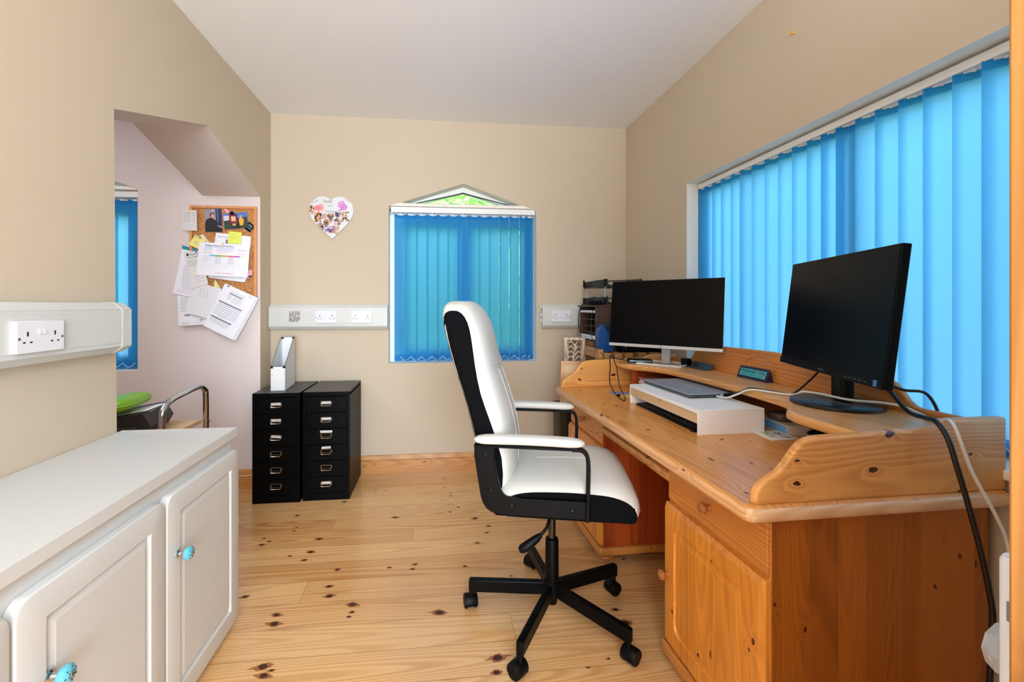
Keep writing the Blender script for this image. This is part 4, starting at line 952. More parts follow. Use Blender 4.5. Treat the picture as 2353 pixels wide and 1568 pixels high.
# ---- black hub, cable tray and plug on the shelf
hb = thing('docking_hub', 'black docking hub with a silver edge on the far end of the shelf', 'hub', D(.465, 1.435, .8865), DR+R(-22))
MB().prism(rrect(-.065, -.035, .065, .035, .008), 'xy', 0, .018).build('hub_case', BLKP, hb, bevel=.002)
MB().box(-.055, -.036, .006, .06, -.0345, .014).build('port_strip', flat('hub_steel_blue', (120, 134, 150), .35, metal=.6), hb)
tr = thing('cable_tray', 'dark grey angled cable tray lying on the shelf beside the silver stand', 'cable tray', D(.64, 1.20, .8865), DR+R(3))
MB().prism([(-.025, 0), (.02, 0), (.03, .028), (.0275, .028), (.018, .003), (-.025, .003)], 'xz', -.115, .03).build('tray_channel', flat('gunmetal', (74, 84, 92), .35, metal=.4), tr)
pg = thing('power_plug', 'black plug block in the cable tray behind the silver stand', 'plug', D(.640, 1.255, .8905), DR)
MB().box(-.018, -.02, 0, .016, .03, .036).build('plug_body', BLKP, pg, bevel=.004)
MB().tube([(0, -.02, .018), (0, -.034, .018)], .010, 12).build('plug_collar', BLKP, pg)
wc = thing('pen_drive', 'small black stick with a shiny tip leaning on the slatted table edge', 'pen drive', (1.12, 2.56, .918), 0)
MB().tube([(0, 0, .012), (.018, 0, .034)], .007, 10).build('stick_body', BLKP, wc)
MB().tube([(.018, 0, .034), (.026, 0, .044)], .006, 10).build('stick_tip', CHROME, wc)
# ---- cables
def cable(label, pts, r, mat, n=8, cat='cable'):
    mb = MB(); p = smooth_path(pts, n); mb.tube(p, r, 10); o = mb.build('cable', mat, loc=pts[0]); return tag(o, label, cat)
p_end = D(.322+.2, .735, .8305)
lx = Vector(D(.462, .733, .838))
pj = thing('display_plug', 'black display plug pushed into the side of the laptop', 'plug', tuple(lx), DR)
A_ = Vector((.0, .004, 0)); B_ = Vector((.014, -.046, .014))
MB().tube([A_, A_+(B_-A_)*.35], .0052, 8).build('plug_tip', SILV, pj)
MB().tube([A_+(B_-A_)*.3, A_+(B_-A_)*.4, A_+(B_-A_)*.85, B_, B_+(B_-A_)*.25], [.006, .0085, .0085, .005, .0042], 12).build('plug_body', BLKP, pj)
s0_ = tuple(ROOT[pj.name] @ (B_+(B_-A_)*.2)); s1_ = tuple(ROOT[pj.name] @ Vector((-.018, .004, -.001)))
cable('black cable curving from the laptop plug up behind the near monitor', [s0_, D(.480, .645, .872), D(.492, .605, .892), (1.215, 1.50, .8905), (1.24, 1.462, .8900), (1.262, 1.44, .8905), (1.286, 1.41, .93), (1.28, 1.35, .985), (1.27, 1.31, 1.03)], .0035, CABLEB)
cable('white cable running from the laptop over the shelf and down past the near upstand', [s1_, D(.455, .69, .840), D(.465, .645, .862), D(.482, .595, .889), (1.215, 1.46, .8905), (1.238, 1.43, .8905), (1.258, 1.415, .8945), (1.264, 1.395, .9065), (1.268, 1.33, .912), (1.275, 1.235, .9125), (1.33, 1.19, .9125), (1.372, 1.165, .907), (1.39, 1.13, .893), (1.33, 1.05, .897), (1.265, .972, .918), (1.232, .925, .916), (1.255, .908, .815), (1.315, .90, .70), (1.345, .90, .62), (1.375, .90, .40), (1.37, .92, .012)], .0038, CABLEW)
cable('thick black cable hanging from the near monitor over the upstand to the floor', [(1.262, 1.165, 1.02), (1.285, 1.13, .97), (1.268, 1.06, .92), (1.235, .99, .920), (1.215, .95, .921), (1.205, .918, .89), (1.215, .908, .83), (1.243, .905, .735), (1.272, .90, .617), (1.30, .90, .488), (1.298, .90, .41), (1.285, .90, .2), (1.28, .91, .012)], .0058, CABLEB)
cable('black cable running from the near monitor over the low back panel', [(1.31, 1.20, .99), (1.38, 1.17, .955), (1.415, 1.13, .948), (1.436, 1.11, .87), (1.436, 1.10, .75)], .0042, CABLEB)
cable('black lead drooping from the power brick behind the desk, outermost loop', [(.992, 2.815, 1.228), (.962, 2.80, 1.225), (.925, 2.77, 1.19), (.905, 2.74, 1.10), (.915, 2.72, .99), (.93, 2.76, .80), (.94, 2.80, .45)], .0028, CABLEB)
cable('thin black lead hanging across the front of the letter rack', [(1.075, 2.81, 1.23), (1.03, 2.74, 1.214), (.985, 2.70, 1.17), (.968, 2.68, 1.10), (.955, 2.62, 1.0), (.97, 2.54, .93), (.985, 2.52, .91), (.985, 2.51, .86)], .002, CABLEB)
cable('black lead dropping over the far upstand to the desktop, left strand', [D(.400, 1.44, .8955), D(.34, 1.47, .905), D(.305, 1.47, .92), D(.29, 1.43, .87), D(.245, 1.33, .79), D(.235, 1.22, .7445), D(.22, 1.12, .7440)], .003, CABLEB)
cable('black lead dropping over the far upstand to the desktop, right strand', [D(.402, 1.425, .8955), D(.35, 1.45, .903), D(.315, 1.44, .905), D(.31, 1.39, .86), D(.27, 1.27, .79), D(.255, 1.17, .7445), D(.215, 1.10, .7440)], .0026, CABLEB)
MBb = MB().ball(D(.236, 1.20, .7525), .007, .014, .007, 8); tag(MBb.build('cable_clip', BLKP, loc=D(.236, 1.2, .744)), 'black bead clip on the leads beside the riser', 'clip')
# ================================================================== BEHIND THE DESK
st = thing('slatted_table', 'pine slatted table top standing behind the far end of the desk', 'table', (1.2, 2.85, 0))
for x0, x1 in ((1.005, 1.05), (1.075, 1.12), (1.14, 1.19), (1.225, 1.275), (1.31, 1.36), (1.385, 1.43)):
    MB().box(x0, 2.56, .878, x1, 3.17, .918).build('slat', pine('slat_pine', (206, 150, 90), (150, 96, 50), 'y', 16, knots=.1, seed=20) if x0 == 1.005 else bpy.data.materials['slat_pine'], st, world=True, bevel=.002)
MB().box(.965, 2.54, .886, .993, 3.18, .943).build('side_rail', bpy.data.materials['slat_pine'], st, world=True, bevel=.003)
for y in (2.60, 3.10): MB().box(.993, y, .838, 1.43, y+.03, .878).build('cross_rail', bpy.data.materials['slat_pine'], st, world=True)
for x in (.967, 1.395):
    for y in (2.57, 3.12): MB().box(x, y, 0, x+.03, y+.03, .886 if x < 1 else .878).build('leg', bpy.data.materials['slat_pine'], st, world=True)
rk = thing('letter_rack', 'dark wooden pigeonhole letter rack standing on the slatted table', 'letter rack', (1.13, 2.85, .918))
X0, X1, Y0, Y1 = 1.0, 1.27, 2.687, 3.0
c = MB(); c.box(X0, Y0, .92, X1, Y0+.012, 1.20); c.box(X0, Y1-.012, .92, X1, Y1, 1.20); c.box(X1-.01, Y0, .92, X1, Y1, 1.20); c.box(X0, Y0+.012, .92, X1-.01, Y1-.012, .93)
c.build('rack_case', DKWOOD, rk, world=True, bevel=.001)
MB().box(X0-.015, Y0-.008, 1.20, X1+.005, Y1+.01, 1.210).build('rack_top', DKWOOD, rk, world=True, bevel=.002)
for z in (.985, 1.030, 1.072, 1.115, 1.158): MB().box(X0+.002, Y0+.012, z, X1-.01, Y1-.012, z+.005).build('shelf', DKWOOD, rk, world=True)
dr = MB().box(X0-.003, Y0+.014, .935, X0+.012, Y1-.014, .982).build('drawer', DKWOOD, rk, world=True, bevel=.002)
cv = MB(); rr = random.Random(2)
for k in range(26):
    y = Y0+.04+k*.0095; a = []; 
    for t in range(6): a.append((X0-.004, y+.006*math.sin(t*1.3+k), .943+t*.0063))
    cv.tube(a, .0016, 5)
cv.build('carving', flat('carved_wood_light', (150, 104, 62), .5), dr, world=True)
for k, (z, n, lab) in enumerate(((1.1635, 3, 'stack of white papers in the top slot of the letter rack'), (.9905, 5, 'stack of white papers sticking out of the bottom slot of the letter rack'))):
    o = MB()
    for j in range(n): o.box(X0-.012+.006*(j % 3), Y0+.02+.004*(j % 2), z+.0045*j, X0+.2, Y1-.02-.008*(j % 3), z+.0045*j+.004)
    tag(o.build('paper_stack', PAPER, loc=(X0, Y0, z)), lab, 'papers', kind='stuff')
br = thing('power_brick', 'black power adapter lying on top of the letter rack', 'power adapter', (1.035, 2.80, 1.2105))
MB().box(-.045, -.02, 0, .045, .02, .028).build('brick_body', BLKP, br, bevel=.003); MB().tube([(.045, 0, .014), (.06, 0, .014)], .006, 10).build('strain_relief', BLKP, br)
def tray(label, z, x0=1.065, x1=1.41, y0=2.90, y1=3.12):
    t = thing('letter_tray', label, 'letter tray', ((x0+x1)/2, (y0+y1)/2, z))
    b = MB(); b.box(x0, y0, z, x1, y1, z+.003); b.prism([(x0, z), (x0+.11, z), (x0+.10, z+.062), (x0, z+.048)], 'xz', y0, y0+.003); b.prism([(x0, z), (x0+.11, z), (x0+.10, z+.062), (x0, z+.048)], 'xz', y1-.003, y1)
    b.box(x1-.003, y0, z, x1, y1, z+.062); b.box(x0+.1, y0, z, x1, y0+.003, z+.022); b.prism([(x0+.1, z+.05), (x1, z+.062), (x1, z+.053), (x0+.1, z+.041)], 'xz', y0, y0+.003)
    b.build('tray_body', SMOKE, t, world=True); return t
t1 = tray('smoked plastic letter tray on the letter rack, lower of the two', 1.2115)
t2 = tray('smoked plastic letter tray raised on chrome rods, upper of the two', 1.330)
for (x, y) in ((1.07, 3.115), (1.145, 2.897), (1.40, 2.90), (1.40, 3.115)): 
    MB().tube([(x, y, 1.262), (x, y, 1.345)], .0045, 10).build('riser_rod', CHROME, t2, world=True); MB().tube([(x, y, 1.2115), (x, y, 1.264)], .007, 10).build('rod_socket', BLKP, t2, world=True); MB().tube([(x, y, 1.34), (x, y, 1.392)], .0065, 10).build('rod_cap', BLKP, t2, world=True)
bb = thing('document_box', 'blue plastic document box with a slanted lid beside the letter rack', 'box', (1.05, 2.64, .918))
MB().prism([(.992, .93), (1.0, .9185), (1.07, .9185), (1.088, .93), (1.088, .995), (1.022, 1.092), (1.008, 1.075), (.992, 1.05)], 'xz', 2.615, 2.675).build('box_side', NAVY, bb, world=True, bevel=.002)
MB().prism([(1.028, 1.090), (1.12, 1.090), (1.12, .97), (1.092, .995)], 'xz', 2.62, 2.675).build('lid_panel', flat('dark_navy_lid', (26, 28, 36), .4), bb, world=True)
tag(MB().box(1.13, 2.60, .9185, 1.405, 2.68, .972).build('slim_box', BLKP, loc=(1.26, 2.64, .9185), bevel=.006), 'flat black case lying on the slatted table behind the far monitor', 'box')
bn = thing('storage_bin', 'tall black lidded bin standing behind the desk end', 'bin', (.845, 2.62, 0))
MB().loft([[(.845+(x-.845)*k, 2.615+(y-2.615)*k, z) for x, y in rrect(.722, 2.505, .950, 2.725, .05)] for z, k in ((0, .90), (.02, .93), (.57, 1.0), (.575, 1.02), (.585, 1.02))]).build('bin_body', flat('bin_black', (20, 16, 17), .5), bn, world=True)
MB().prism(rrect(.717, 2.50, .953, 2.73, .05), 'xy', .585, .603).build('bin_lid', BLKP, bn, world=True, bevel=.004)
fb = thing('framed_board', 'pine-framed plywood board leaning behind the desk upstand, on the bin lid', 'board', (.738, 2.585, .6035), R(-12))
Mt = Matrix.Rotation(R(2), 4, 'Y') @ Matrix.Rotation(R(-4), 4, 'X')
f = MB(); w, h, t = .20, .268, .014
f.box(0, 0, 0, t, .018, h); f.box(w-t, 0, 0, w, .018, h); f.box(t, 0, 0, w-t, .018, t); f.box(t, 0, h-t, w-t, .018, h); f.xf(Mt); f.build('frame', pine('frame_pine', (214, 152, 88), (170, 106, 52), 'z', 14, knots=0, seed=21), fb, bevel=.001)
f = MB().box(t, .008, t, w-t, .012, h-t); f.xf(Mt); f.build('panel', BEECH, fb)
cp = thing('carved_panel', 'whitewashed carved wooden panel leaning beside the letter rack', 'carving', (.79, 2.665, .6035), R(-14))
Mt = Matrix.Rotation(R(-3), 4, 'X')
WASH = pine('whitewashed_wood', (214, 198, 176), (104, 74, 50), 'z', 20, knots=0, rough=.7, tone=2.2, coat=0, ring_c=.6)
DW = flat('panel_dark_wood', (96, 68, 46), .7, var=.3, vscale=40)
f = MB(); w, h, t = .128, .405, .018
f.box(0, 0, 0, t, .025, h); f.box(w-t, 0, 0, w, .025, h); f.box(t, 0, 0, w-t, .025, t); f.box(-.004, -.002, h-t, w+.004, .027, h); f.xf(Mt); f.build('frame', WASH, cp, bevel=.002)
f = MB().box(t, .012, t, w-t, .02, h-t); f.xf(Mt); f.build('backing', DW, cp)
f = MB()
for k in range(11):
    z = .04+k*.031
    for sgn in (-1, 1):
        f.tube(smooth_path([(w/2, .010, z), (w/2+sgn*.02, .006, z+.03), (w/2+sgn*.038, .006, z+.022), (w/2+sgn*.044, .008, z+.055)], 5), [.0045]*16, 6)
f.tube(smooth_path([(w/2-.01, .008, .03), (w/2+.012, .006, .12), (w/2-.012, .006, .22), (w/2+.006, .006, .36)], 8), .006, 8)
f.xf(Mt); f.build('leaf_carving', WASH, cp)
# ================================================================== OFFICE CHAIR
CO = (.442, 1.66, 0); CY = R(-14)
ch = thing('office_chair', 'white and black high-backed office chair on castors at the desk', 'chair', CO, CY)
def super_ring(cx, cy, hx, hy, z, n=40, e=3.2):
    out = []
    for k in range(n):
        a = 2*PI*k/n; c_, s_ = math.cos(a), math.sin(a)
        out.append((cx+hx*abs(c_)**(2/e)*(1 if c_ >= 0 else -1), cy+hy*abs(s_)**(2/e)*(1 if s_ >= 0 else -1), z))
    return out
# backrest: levels (z, back x, front x, half width)
BL = [(.497, -.215, -.180, .195), (.505, -.236, -.172, .208), (.56, -.245, -.146, .214), (.666, -.257, -.132, .216), (.756, -.268, -.137, .216), (.83, -.286, -.154, .214), (.90, -.308, -.177, .211), (.955, -.328, -.196, .208), (1.0, -.343, -.209, .206), (1.05, -.358, -.221, .205), (1.10, -.371, -.232, .204), (1.145, -.381, -.246, .201), (1.18, -.386, -.265, .191), (1.205, -.383, -.285, .168), (1.219, -.373, -.302, .132), (1.225, -.360, -.318, .08)]
def lean(z): t = min(1, max(0, (z-.55)/.22)); return -.017*t*t*(3-2*t)
BL = [(L[0], L[1]+lean(L[0]), L[2]+lean(L[0]), L[3]) for L in BL]
def back_ring(L, n=48):
    z, xb, xf, hw = L; out = []
    cx = (xb+xf)/2; hx = (xf-xb)/2
    for k in range(n):
        a = 2*PI*k/n; c_, s_ = math.cos(a), math.sin(a)
        x = cx+hx*abs(c_)**.42*(1 if c_ >= 0 else -1); y = hw*abs(s_)**.38*(1 if s_ >= 0 else -1)
        if c_ > 0: x += .016*(1-(y/hw)**2)*max(0, c_)**.3   # bulging front
        out.append((x, y, z))
    return out
RB = [back_ring(L) for L in BL]
def mback(k, i):
    z = (BL[k][0]+BL[k+1][0])/2; a = (i+.5)/48*360
    return 1 if (128 <= a <= 232 and z < .95) else 0
b = MB(); b.loft(RB, mback, caps=True, mcap=1)
b.build('backrest', [LEATH, BLKF], ch, subd=1, angle=180)
SP = [(.500, -.228, -.190), (.52, -.236, -.182), (.56, -.241, -.174), (.62, -.247, -.166), (.68, -.252, -.164), (.74, -.260, -.176), (.80, -.273, -.196), (.85, -.286, -.215), (.90, -.302, -.232), (.95, -.319, -.244), (1.0, -.335, -.253), (1.05, -.350, -.260), (1.09, -.361, -.266), (1.12, -.367, -.272), (1.145, -.370, -.280), (1.165, -.369, -.291), (1.178, -.364, -.303), (1.186, -.353, -.317), (1.188, -.342, -.328)]
SP = [(q[0], q[1]+lean(q[0]), q[2]+lean(q[0])) for q in SP]
def side_y(x, z):
    for k in range(len(BL)-1):
        if BL[k][0] <= z <= BL[k+1][0]+1e-6:
            t = (z-BL[k][0])/(BL[k+1][0]-BL[k][0]); q = [BL[k][j]*(1-t)+BL[k+1][j]*t for j in range(4)]
            cx = (q[1]+q[2])/2; hx = (q[2]-q[1])/2; c_ = min(.995, (abs(x-cx)/hx)**(1/.42)); return q[3]*math.sqrt(1-c_*c_)**.38
    return BL[-1][3]
for sgn in (-1, 1):
    rg = []
    for z, xa, xb in SP:
        row = [xa+(xb-xa)*j/8 for j in range(9)]
        rg.append([(x, sgn*(side_y(x, z)+.0012), z) for x in row]+[(x, sgn*(side_y(x, z)-.012), z) for x in row[::-1]])
    MB().loft(rg).build('backrest_side_panel', BLKF, ch, angle=60)
sm = MB()
def surf_x(z, y):
    for k in range(len(BL)-1):
        if BL[k][0] <= z <= BL[k+1][0]:
            t = (z-BL[k][0])/(BL[k+1][0]-BL[k][0]); hw = BL[k][3]*(1-t)+BL[k+1][3]*t; xf = BL[k][2]*(1-t)+BL[k+1][2]*t; return xf+.016*(1-(y/hw)**2)+.0006
    return 0
for dz in (0, .012): sm.tube([(surf_x(.972+dz-.03*(y/.19)**2*0+.012*abs(y/.19), y), y, .972+dz+.012*abs(y/.19)) for y in [(-.165+.33*k/20) for k in range(21)]], .0014, 5)
sm.tube([(surf_x(z, .055), .055, z) for z in [.62+.345*k/20 for k in range(21)]], .0012, 5); sm.tube([(surf_x(z, -.055), -.055, z) for z in [.62+.345*k/20 for k in range(21)]], .0012, 5)
sm.build('backrest_seams', flat('seam_cream', (206, 204, 196), .6), ch)
# seat: sections across the width
def seat_sec(y, hw=.246):
    u = abs(y)/hw; dome = .018*(1-u**2.2); rnd_ = max(0, (u-.82)/.18); sh = .020*rnd_**2
    fr = .010*u**4
    top = [(-.205, .560), (-.16, .583), (-.09, .593), (0, .600), (.08, .603), (.15, .602), (.20, .599), (.24, .590), (.270, .572), (.288, .548), (.293, .522), (.286, .503), (.268, .497)]
    out = []
    for (x, z) in top:
        k = 1 if x < .22 else 1
        xx = x-fr*max(0, (x+.2)/.49)**2*(1) - (.012*rnd_ if x > .2 else 0)
        zz = z+(dome if x < .23 else dome*max(0, (z-.5)/.1))-sh*(1 if z > .55 else 0)
        out.append((xx, y, zz))
    out += [(.15, y, .494), (0, y, .494), (-.15, y, .494), (-.205, y, .505)]
    return out
ys = [-.246, -.244, -.236, -.225, -.2, -.15, -.08, 0, .08, .15, .2, .225, .236, .244, .246]
secs = []
for y in ys:
    s_ = seat_sec(y)
    if abs(y) > .2455: s_ = [(p[0]*.985, p[1], .545+(p[2]-.545)*.93) for p in s_]
    secs.append(s_)
MB().loft(secs, lambda k, i: (1 if 12 <= i <= 15 else 0), caps=True, mcap=1).build('seat_cushion', [LEATH, BLKF], ch, angle=60)
# black side panels of the seat
for sgn in (-1, 1):
    p = [(-.20, .505), (-.168, .545), (-.135, .566), (-.10, .576), (-.05, .582), (.05, .586), (.12, .585), (.18, .581), (.222, .571), (.250, .556), (.266, .536), (.270, .515), (.262, .500), (.25, .497), (-.19, .497)]
    p3 = smooth_path([(q[0], 0, q[1]) for q in p[:-1]], 4); p = [(q.x, q.z) for q in p3]+[p[-1]]
    MB().prism(p, 'xz', sgn*.2445, sgn*.2475).build('seat_side_panel', BLKF, ch, bevel=.0008)
sm = MB()
for dx in (0, .012): sm.tube([(.135+dx-.02*(y/.2)**2, y, .603+.018*(1-(abs(y)/.246)**2.2)+.0004) for y in [-.2+.4*k/20 for k in range(21)]], .0013, 5)
sm.tube([(x, 0, zz) for x, zz in ((-.06, .6150), (-.02, .6180), (.03, .6198), (.08, .6212), (.135, .6206))], .0013, 5); sm.build('seat_seams', bpy.data.materials['seam_cream'], ch)
# armrests
def arm(sg):
    y0, y1 = (sg*.252, sg*.276); yc = sg*.264
    fr = MB()
    L = [(-.262, .735), (-.262, .70), (-.254, .65), (-.246, .60), (-.240, .565), (-.233, .545), (-.223, .529), (-.210, .519), (-.195, .513), (-.17, .510), (-.12, .509), (.112, .509), (.118, .515), (.118, .562), (.112, .568), (-.13, .566), (-.148, .567), (-.160, .572), (-.168, .582), (-.174, .597), (-.186, .645), (-.196, .70), (-.196, .735)]
    fr.prism(L, 'xz', sg*.2515, sg*.2675)
    fr.box(-.262, min(y0, y1), .733, .075, max(y0, y1), .741)
    pth = smooth_path([(.06, yc, .737), (.09, yc, .736), (.107, yc, .722), (.113, yc, .695), (.113, yc, .64), (.111, yc, .56), (.108, yc, .505)], 5)
    rings = []
    for i, q in enumerate(pth):
        t = (pth[min(i+1, len(pth)-1)]-pth[max(i-1, 0)]).normalized(); nrm = Vector((t.z, 0, -t.x))
        rings.append([tuple(q+nrm*a+Vector((0, b_, 0))) for a, b_ in ((-.0055, -.013), (.0055, -.013), (.0075, -.007), (.0075, .007), (.0055, .013), (-.0055, .013))])
    fr.loft(rings)
    f = fr.build('armrest_frame', BLKMET, ch, bevel=.002)
    for (x, z) in ((-.222, .705), (-.205, .588), (-.135, .540), (.062, .538)):
        MB().lathe([(.0075, 0), (.0075, .003), (.005, .005), (.004, .0035), (.002, .0035)], (x, sg*.2675, z), (0, sg, 0), 16).build('bolt', flat('dark_bolt', (40, 40, 42), .25, metal=.8), f)
    rings = []
    for t in range(33):
        u = .5-.5*math.cos(PI*t/32); x = -.262+.362*u; e = min(1, max(.05, (1-(abs(u-.5)*2)**9))**.5); hw = .027*e; hz = .0145*min(1, .08+e*.95)
        zc = .757+.004*math.sin(PI*u)
        rings.append([(x, yc+hw*abs(math.cos(a))**.7*(1 if math.cos(a) >= 0 else -1), zc+hz*abs(math.sin(a))**.7*(1 if math.sin(a) >= 0 else -1)) for a in [2*PI*k/24 for k in range(24)]])
    MB().loft(rings).build('armrest_pad', LEATH, ch, angle=60)
arm(-1); arm(1)
# mechanism, lever, gas lift
MB().box(-.10, -.10, .462, .13, .10, .494).build('seat_mechanism', BLKMET, ch, bevel=.006)
MB().lathe([(.026, 0), (.028, .004), (.028, .030), (.022, .034)], (.10, -.06, .462), (0, 0, -1), 18).build('tension_knob', BLKP, ch)
MB().tube(smooth_path([(-.0, -.09, .475), (-.008, -.14, .462), (-.02, -.17, .43), (-.045, -.185, .405)], 6), .0055, 10).build('lever_rod', BLKMET, ch)
MB().tube([(-.040, -.184, .409), (-.055, -.190, .398), (-.085, -.2, .378), (-.105, -.205, .366), (-.114, -.207, .361)], [.008, .013, .016, .0155, .009], 14).build('lever_handle', BLKP, ch)
MB().lathe([(.0145, .28), (.0145, .47)], (0, 0, 0), (0, 0, 1), 24).build('gas_piston', flat('dark_chrome', (70, 66, 60), .22, metal=.9), ch)
MB().lathe([(.018, .055), (.020, .06), (.0205, .14), (.0275, .142), (.0265, .16), (.0255, .298), (.0235, .305), (.017, .307), (.015, .30)], (0, 0, 0), (0, 0, 1), 28).build('gas_cover', BLKMET, ch)
MB().lathe([(.027, .086), (.034, .088), (.034, .138), (.030, .142)], (0, 0, 0), (0, 0, 1), 28).build('star_hub', BLKMET, ch)
wang = [166, 93.5, 20.5, -51, -123.5]
cang = [96, 40, 200, 35, 130]
for k, a in enumerate(wang):
    a = R(a)-CY; dx, dy = math.cos(a), math.sin(a)
    def PT(r, t, z): return (dx*r-dy*t, dy*r+dx*t, z)
    m = MB(); w = .0125
    rings = []
    for r, zt, zb in ((.024, .138, .088), (.30, .122, .073), (.326, .120, .072)):
        rings.append([PT(r, -w, zb), PT(r, w, zb), PT(r, w, zt), PT(r, -w, zt)])
    m.loft(rings); lg = m.build('base_leg', BLKMET, ch, bevel=.005, seg=3)
    # castor
    px, py, _ = PT(.318, 0, 0); ca = R(cang[k])-CY; ex, ey = math.cos(ca), math.sin(ca)
    def CT(u, v, z): return (px+ex*u-ey*v, py+ey*u+ex*v, z)
    ca_ = MB(); ca_.tube([CT(0, 0, .074), CT(0, 0, .045)], .006, 10)
    hood = []
    for v in (-.026, -.022, .022, .026):
        rr_ = .0275 if abs(v) < .024 else .025
        hood.append([CT(.010+rr_*math.cos(t), v, .0265+rr_*math.sin(t)) for t in [R(-20+220*j/14) for j in range(15)]]+[CT(.010, v, .022)])
    ca_.loft(hood); c0 = ca_.build('castor_hood', BLKP, lg)
    for v in (-.0265, .0115):
        MB().lathe([(.006, 0), (.021, .001), (.0245, .004), (.0245, .012), (.021, .015), (.006, .015)], CT(.010, v, .0247), (-ey, ex, 0), 26).build('castor_wheel', BLKP, lg)
# ================================================================== SIDE ROOM: TROLLEY, BOX FILE, BAG
tl = thing('trolley', 'chrome-framed trolley with a beech shelf beyond the opening', 'trolley', (-1.55, 2.42, 0))
for x in (-1.30, -1.80):
    y0, y1, zt = 2.222, 2.618, .752
    p = smooth_path([(x, y0, .06), (x, y0, .40), (x, y0, .66), (x, y0+.02, .715), (x, y0+.07, .742), (x, (y0+y1)/2, .756), (x, y1-.07, .762), (x, y1-.018, .74), (x, y1, .69), (x, y1, .40), (x, y1, .06)], 6)
    MB().tube(p, .0155, 16).build('hoop_frame', CHROME, tl, world=True)
    for y in (y0, y1):
        MB().lathe([(.006, -.012), (.024, -.010), (.026, 0), (.024, .010), (.006, .012)], (x, y, .027), (1, 0, 0), 18).build('castor_wheel', BLKP, tl, world=True)
        MB().box(x-.014, y-.008, .045, x+.014, y+.008, .066).build('castor_fork', CHROME, tl, world=True)
for z in (.548, .18): MB().box(-1.785, 2.232, z, -1.316, 2.605, z+.020).build('shelf', BEECH, tl, world=True, bevel=.002)
MB().lathe([(.006, 0), (.006, .004), (.002, .006)], (-1.2845, 2.618, .555), (1, 0, 0), 12).build('bolt', SCREW, tl, world=True)
bx = thing('box_file', 'black box file propped at an angle on the trolley shelf', 'box file', (-1.60, 2.40, .569))
Mt = Matrix.Translation((0, 0, .0)) @ Matrix.Rotation(R(10), 4, 'Z')
f = MB().prism([(-.19, 0), (.16, 0), (.185, .045), (.150, .115), (-.19, .065)], 'xz', -.14, .14); f.xf(Mt); f.build('case', flat('box_file_black', (24, 20, 18), .5), bx, bevel=.002)
f = MB().box(-.18, -.145, .01, .13, -.1405, .05); f.xf(Mt); f.build('spine_label', flat('dark_brown_label', (58, 46, 28), .6), bx)
for k, (r, w) in enumerate(((12, .29), (4, .30))):
    o = MB().box(-.15, -.105, 0, -.15+w, .105, .0012).build('loose_paper', PAPER); place(o, (-1.58, 2.42, .657+.008*k), R(r)); o.rotation_euler = (0, R(-8.5), R(r))
    tag(o, ['white sheet lying directly on the black box file', 'white sheet on top of the other one, under the green bag'][k], 'paper')
gb = thing('green_bag', 'bright green soft case lying on the papers on the trolley', 'bag', (-1.70, 2.38, .672), R(10))
rings = []
for z, k in ((0, .9), (.006, .98), (.016, 1), (.026, .98), (.034, .88), (.038, .6)):
    rings.append([(x*k, y*k, z+.10*x) for x, y in rrect(-.16, -.13, .155, .13, .05, 7)])
MB().loft(rings).build('bag_shell', flat('lime_green_vinyl', (128, 190, 30), .35, var=.1, vscale=12), gb, angle=80)
MB().tube([(x*1.003, y*1.003, .018+.10*x) for x, y in rrect(-.16, -.13, .155, .13, .05, 7)]+[(.155*1.003, .08, .018+.0155)], .0022, 6).build('zip_seam', flat('lime_green_trim', (160, 206, 70), .4), gb)
place(gb, (-1.665, 2.37, .676), R(10)); gb.scale = (1.12, 1.1, 1.5)
# ================================================================== NOTICEBOARD
NB = YA-.001
board = thing('cork_noticeboard', 'cork noticeboard in a pine frame on the side-room wall', 'noticeboard', (-1.385, NB, 1.25))
bx0, bx1, bz0, bz1 = -1.603, -1.187, 1.255, 1.862; t = .017
PFR = pine('board_frame_pine', (222, 158, 100), (182, 112, 62), 'z', 14, knots=0, seed=22)
f = MB(); f.box(bx0, NB-.018, bz0, bx0+t, NB, bz1); f.box(bx1-t, NB-.018, bz0, bx1, NB, bz1); f.box(bx0+t, NB-.018, bz0, bx1-t, NB, bz0+t); f.box(bx0+t, NB-.018, bz1-t, bx1-t, NB, bz1)
f.build('frame', PFR, board, world=True, bevel=.002); MB().box(bx0+t, NB-.010, bz0+t, bx1-t, NB, bz1-t).build('cork_sheet', CORK, board, world=True)
YS = 1.010   # plane scale: sheets were measured on y=3.0
def quadmap(q):
    q = [(p[0]*YS, 1.204+(p[1]-1.204)*YS) for p in q]
    def f(u, v):  # u right, v down
        tl_, tr_, br_, bl_ = q
        return ((1-u)*(1-v)*tl_[0]+u*(1-v)*tr_[0]+u*v*br_[0]+(1-u)*v*bl_[0], (1-u)*(1-v)*tl_[1]+u*(1-v)*tr_[1]+u*v*br_[1]+(1-u)*v*bl_[1])
    return f
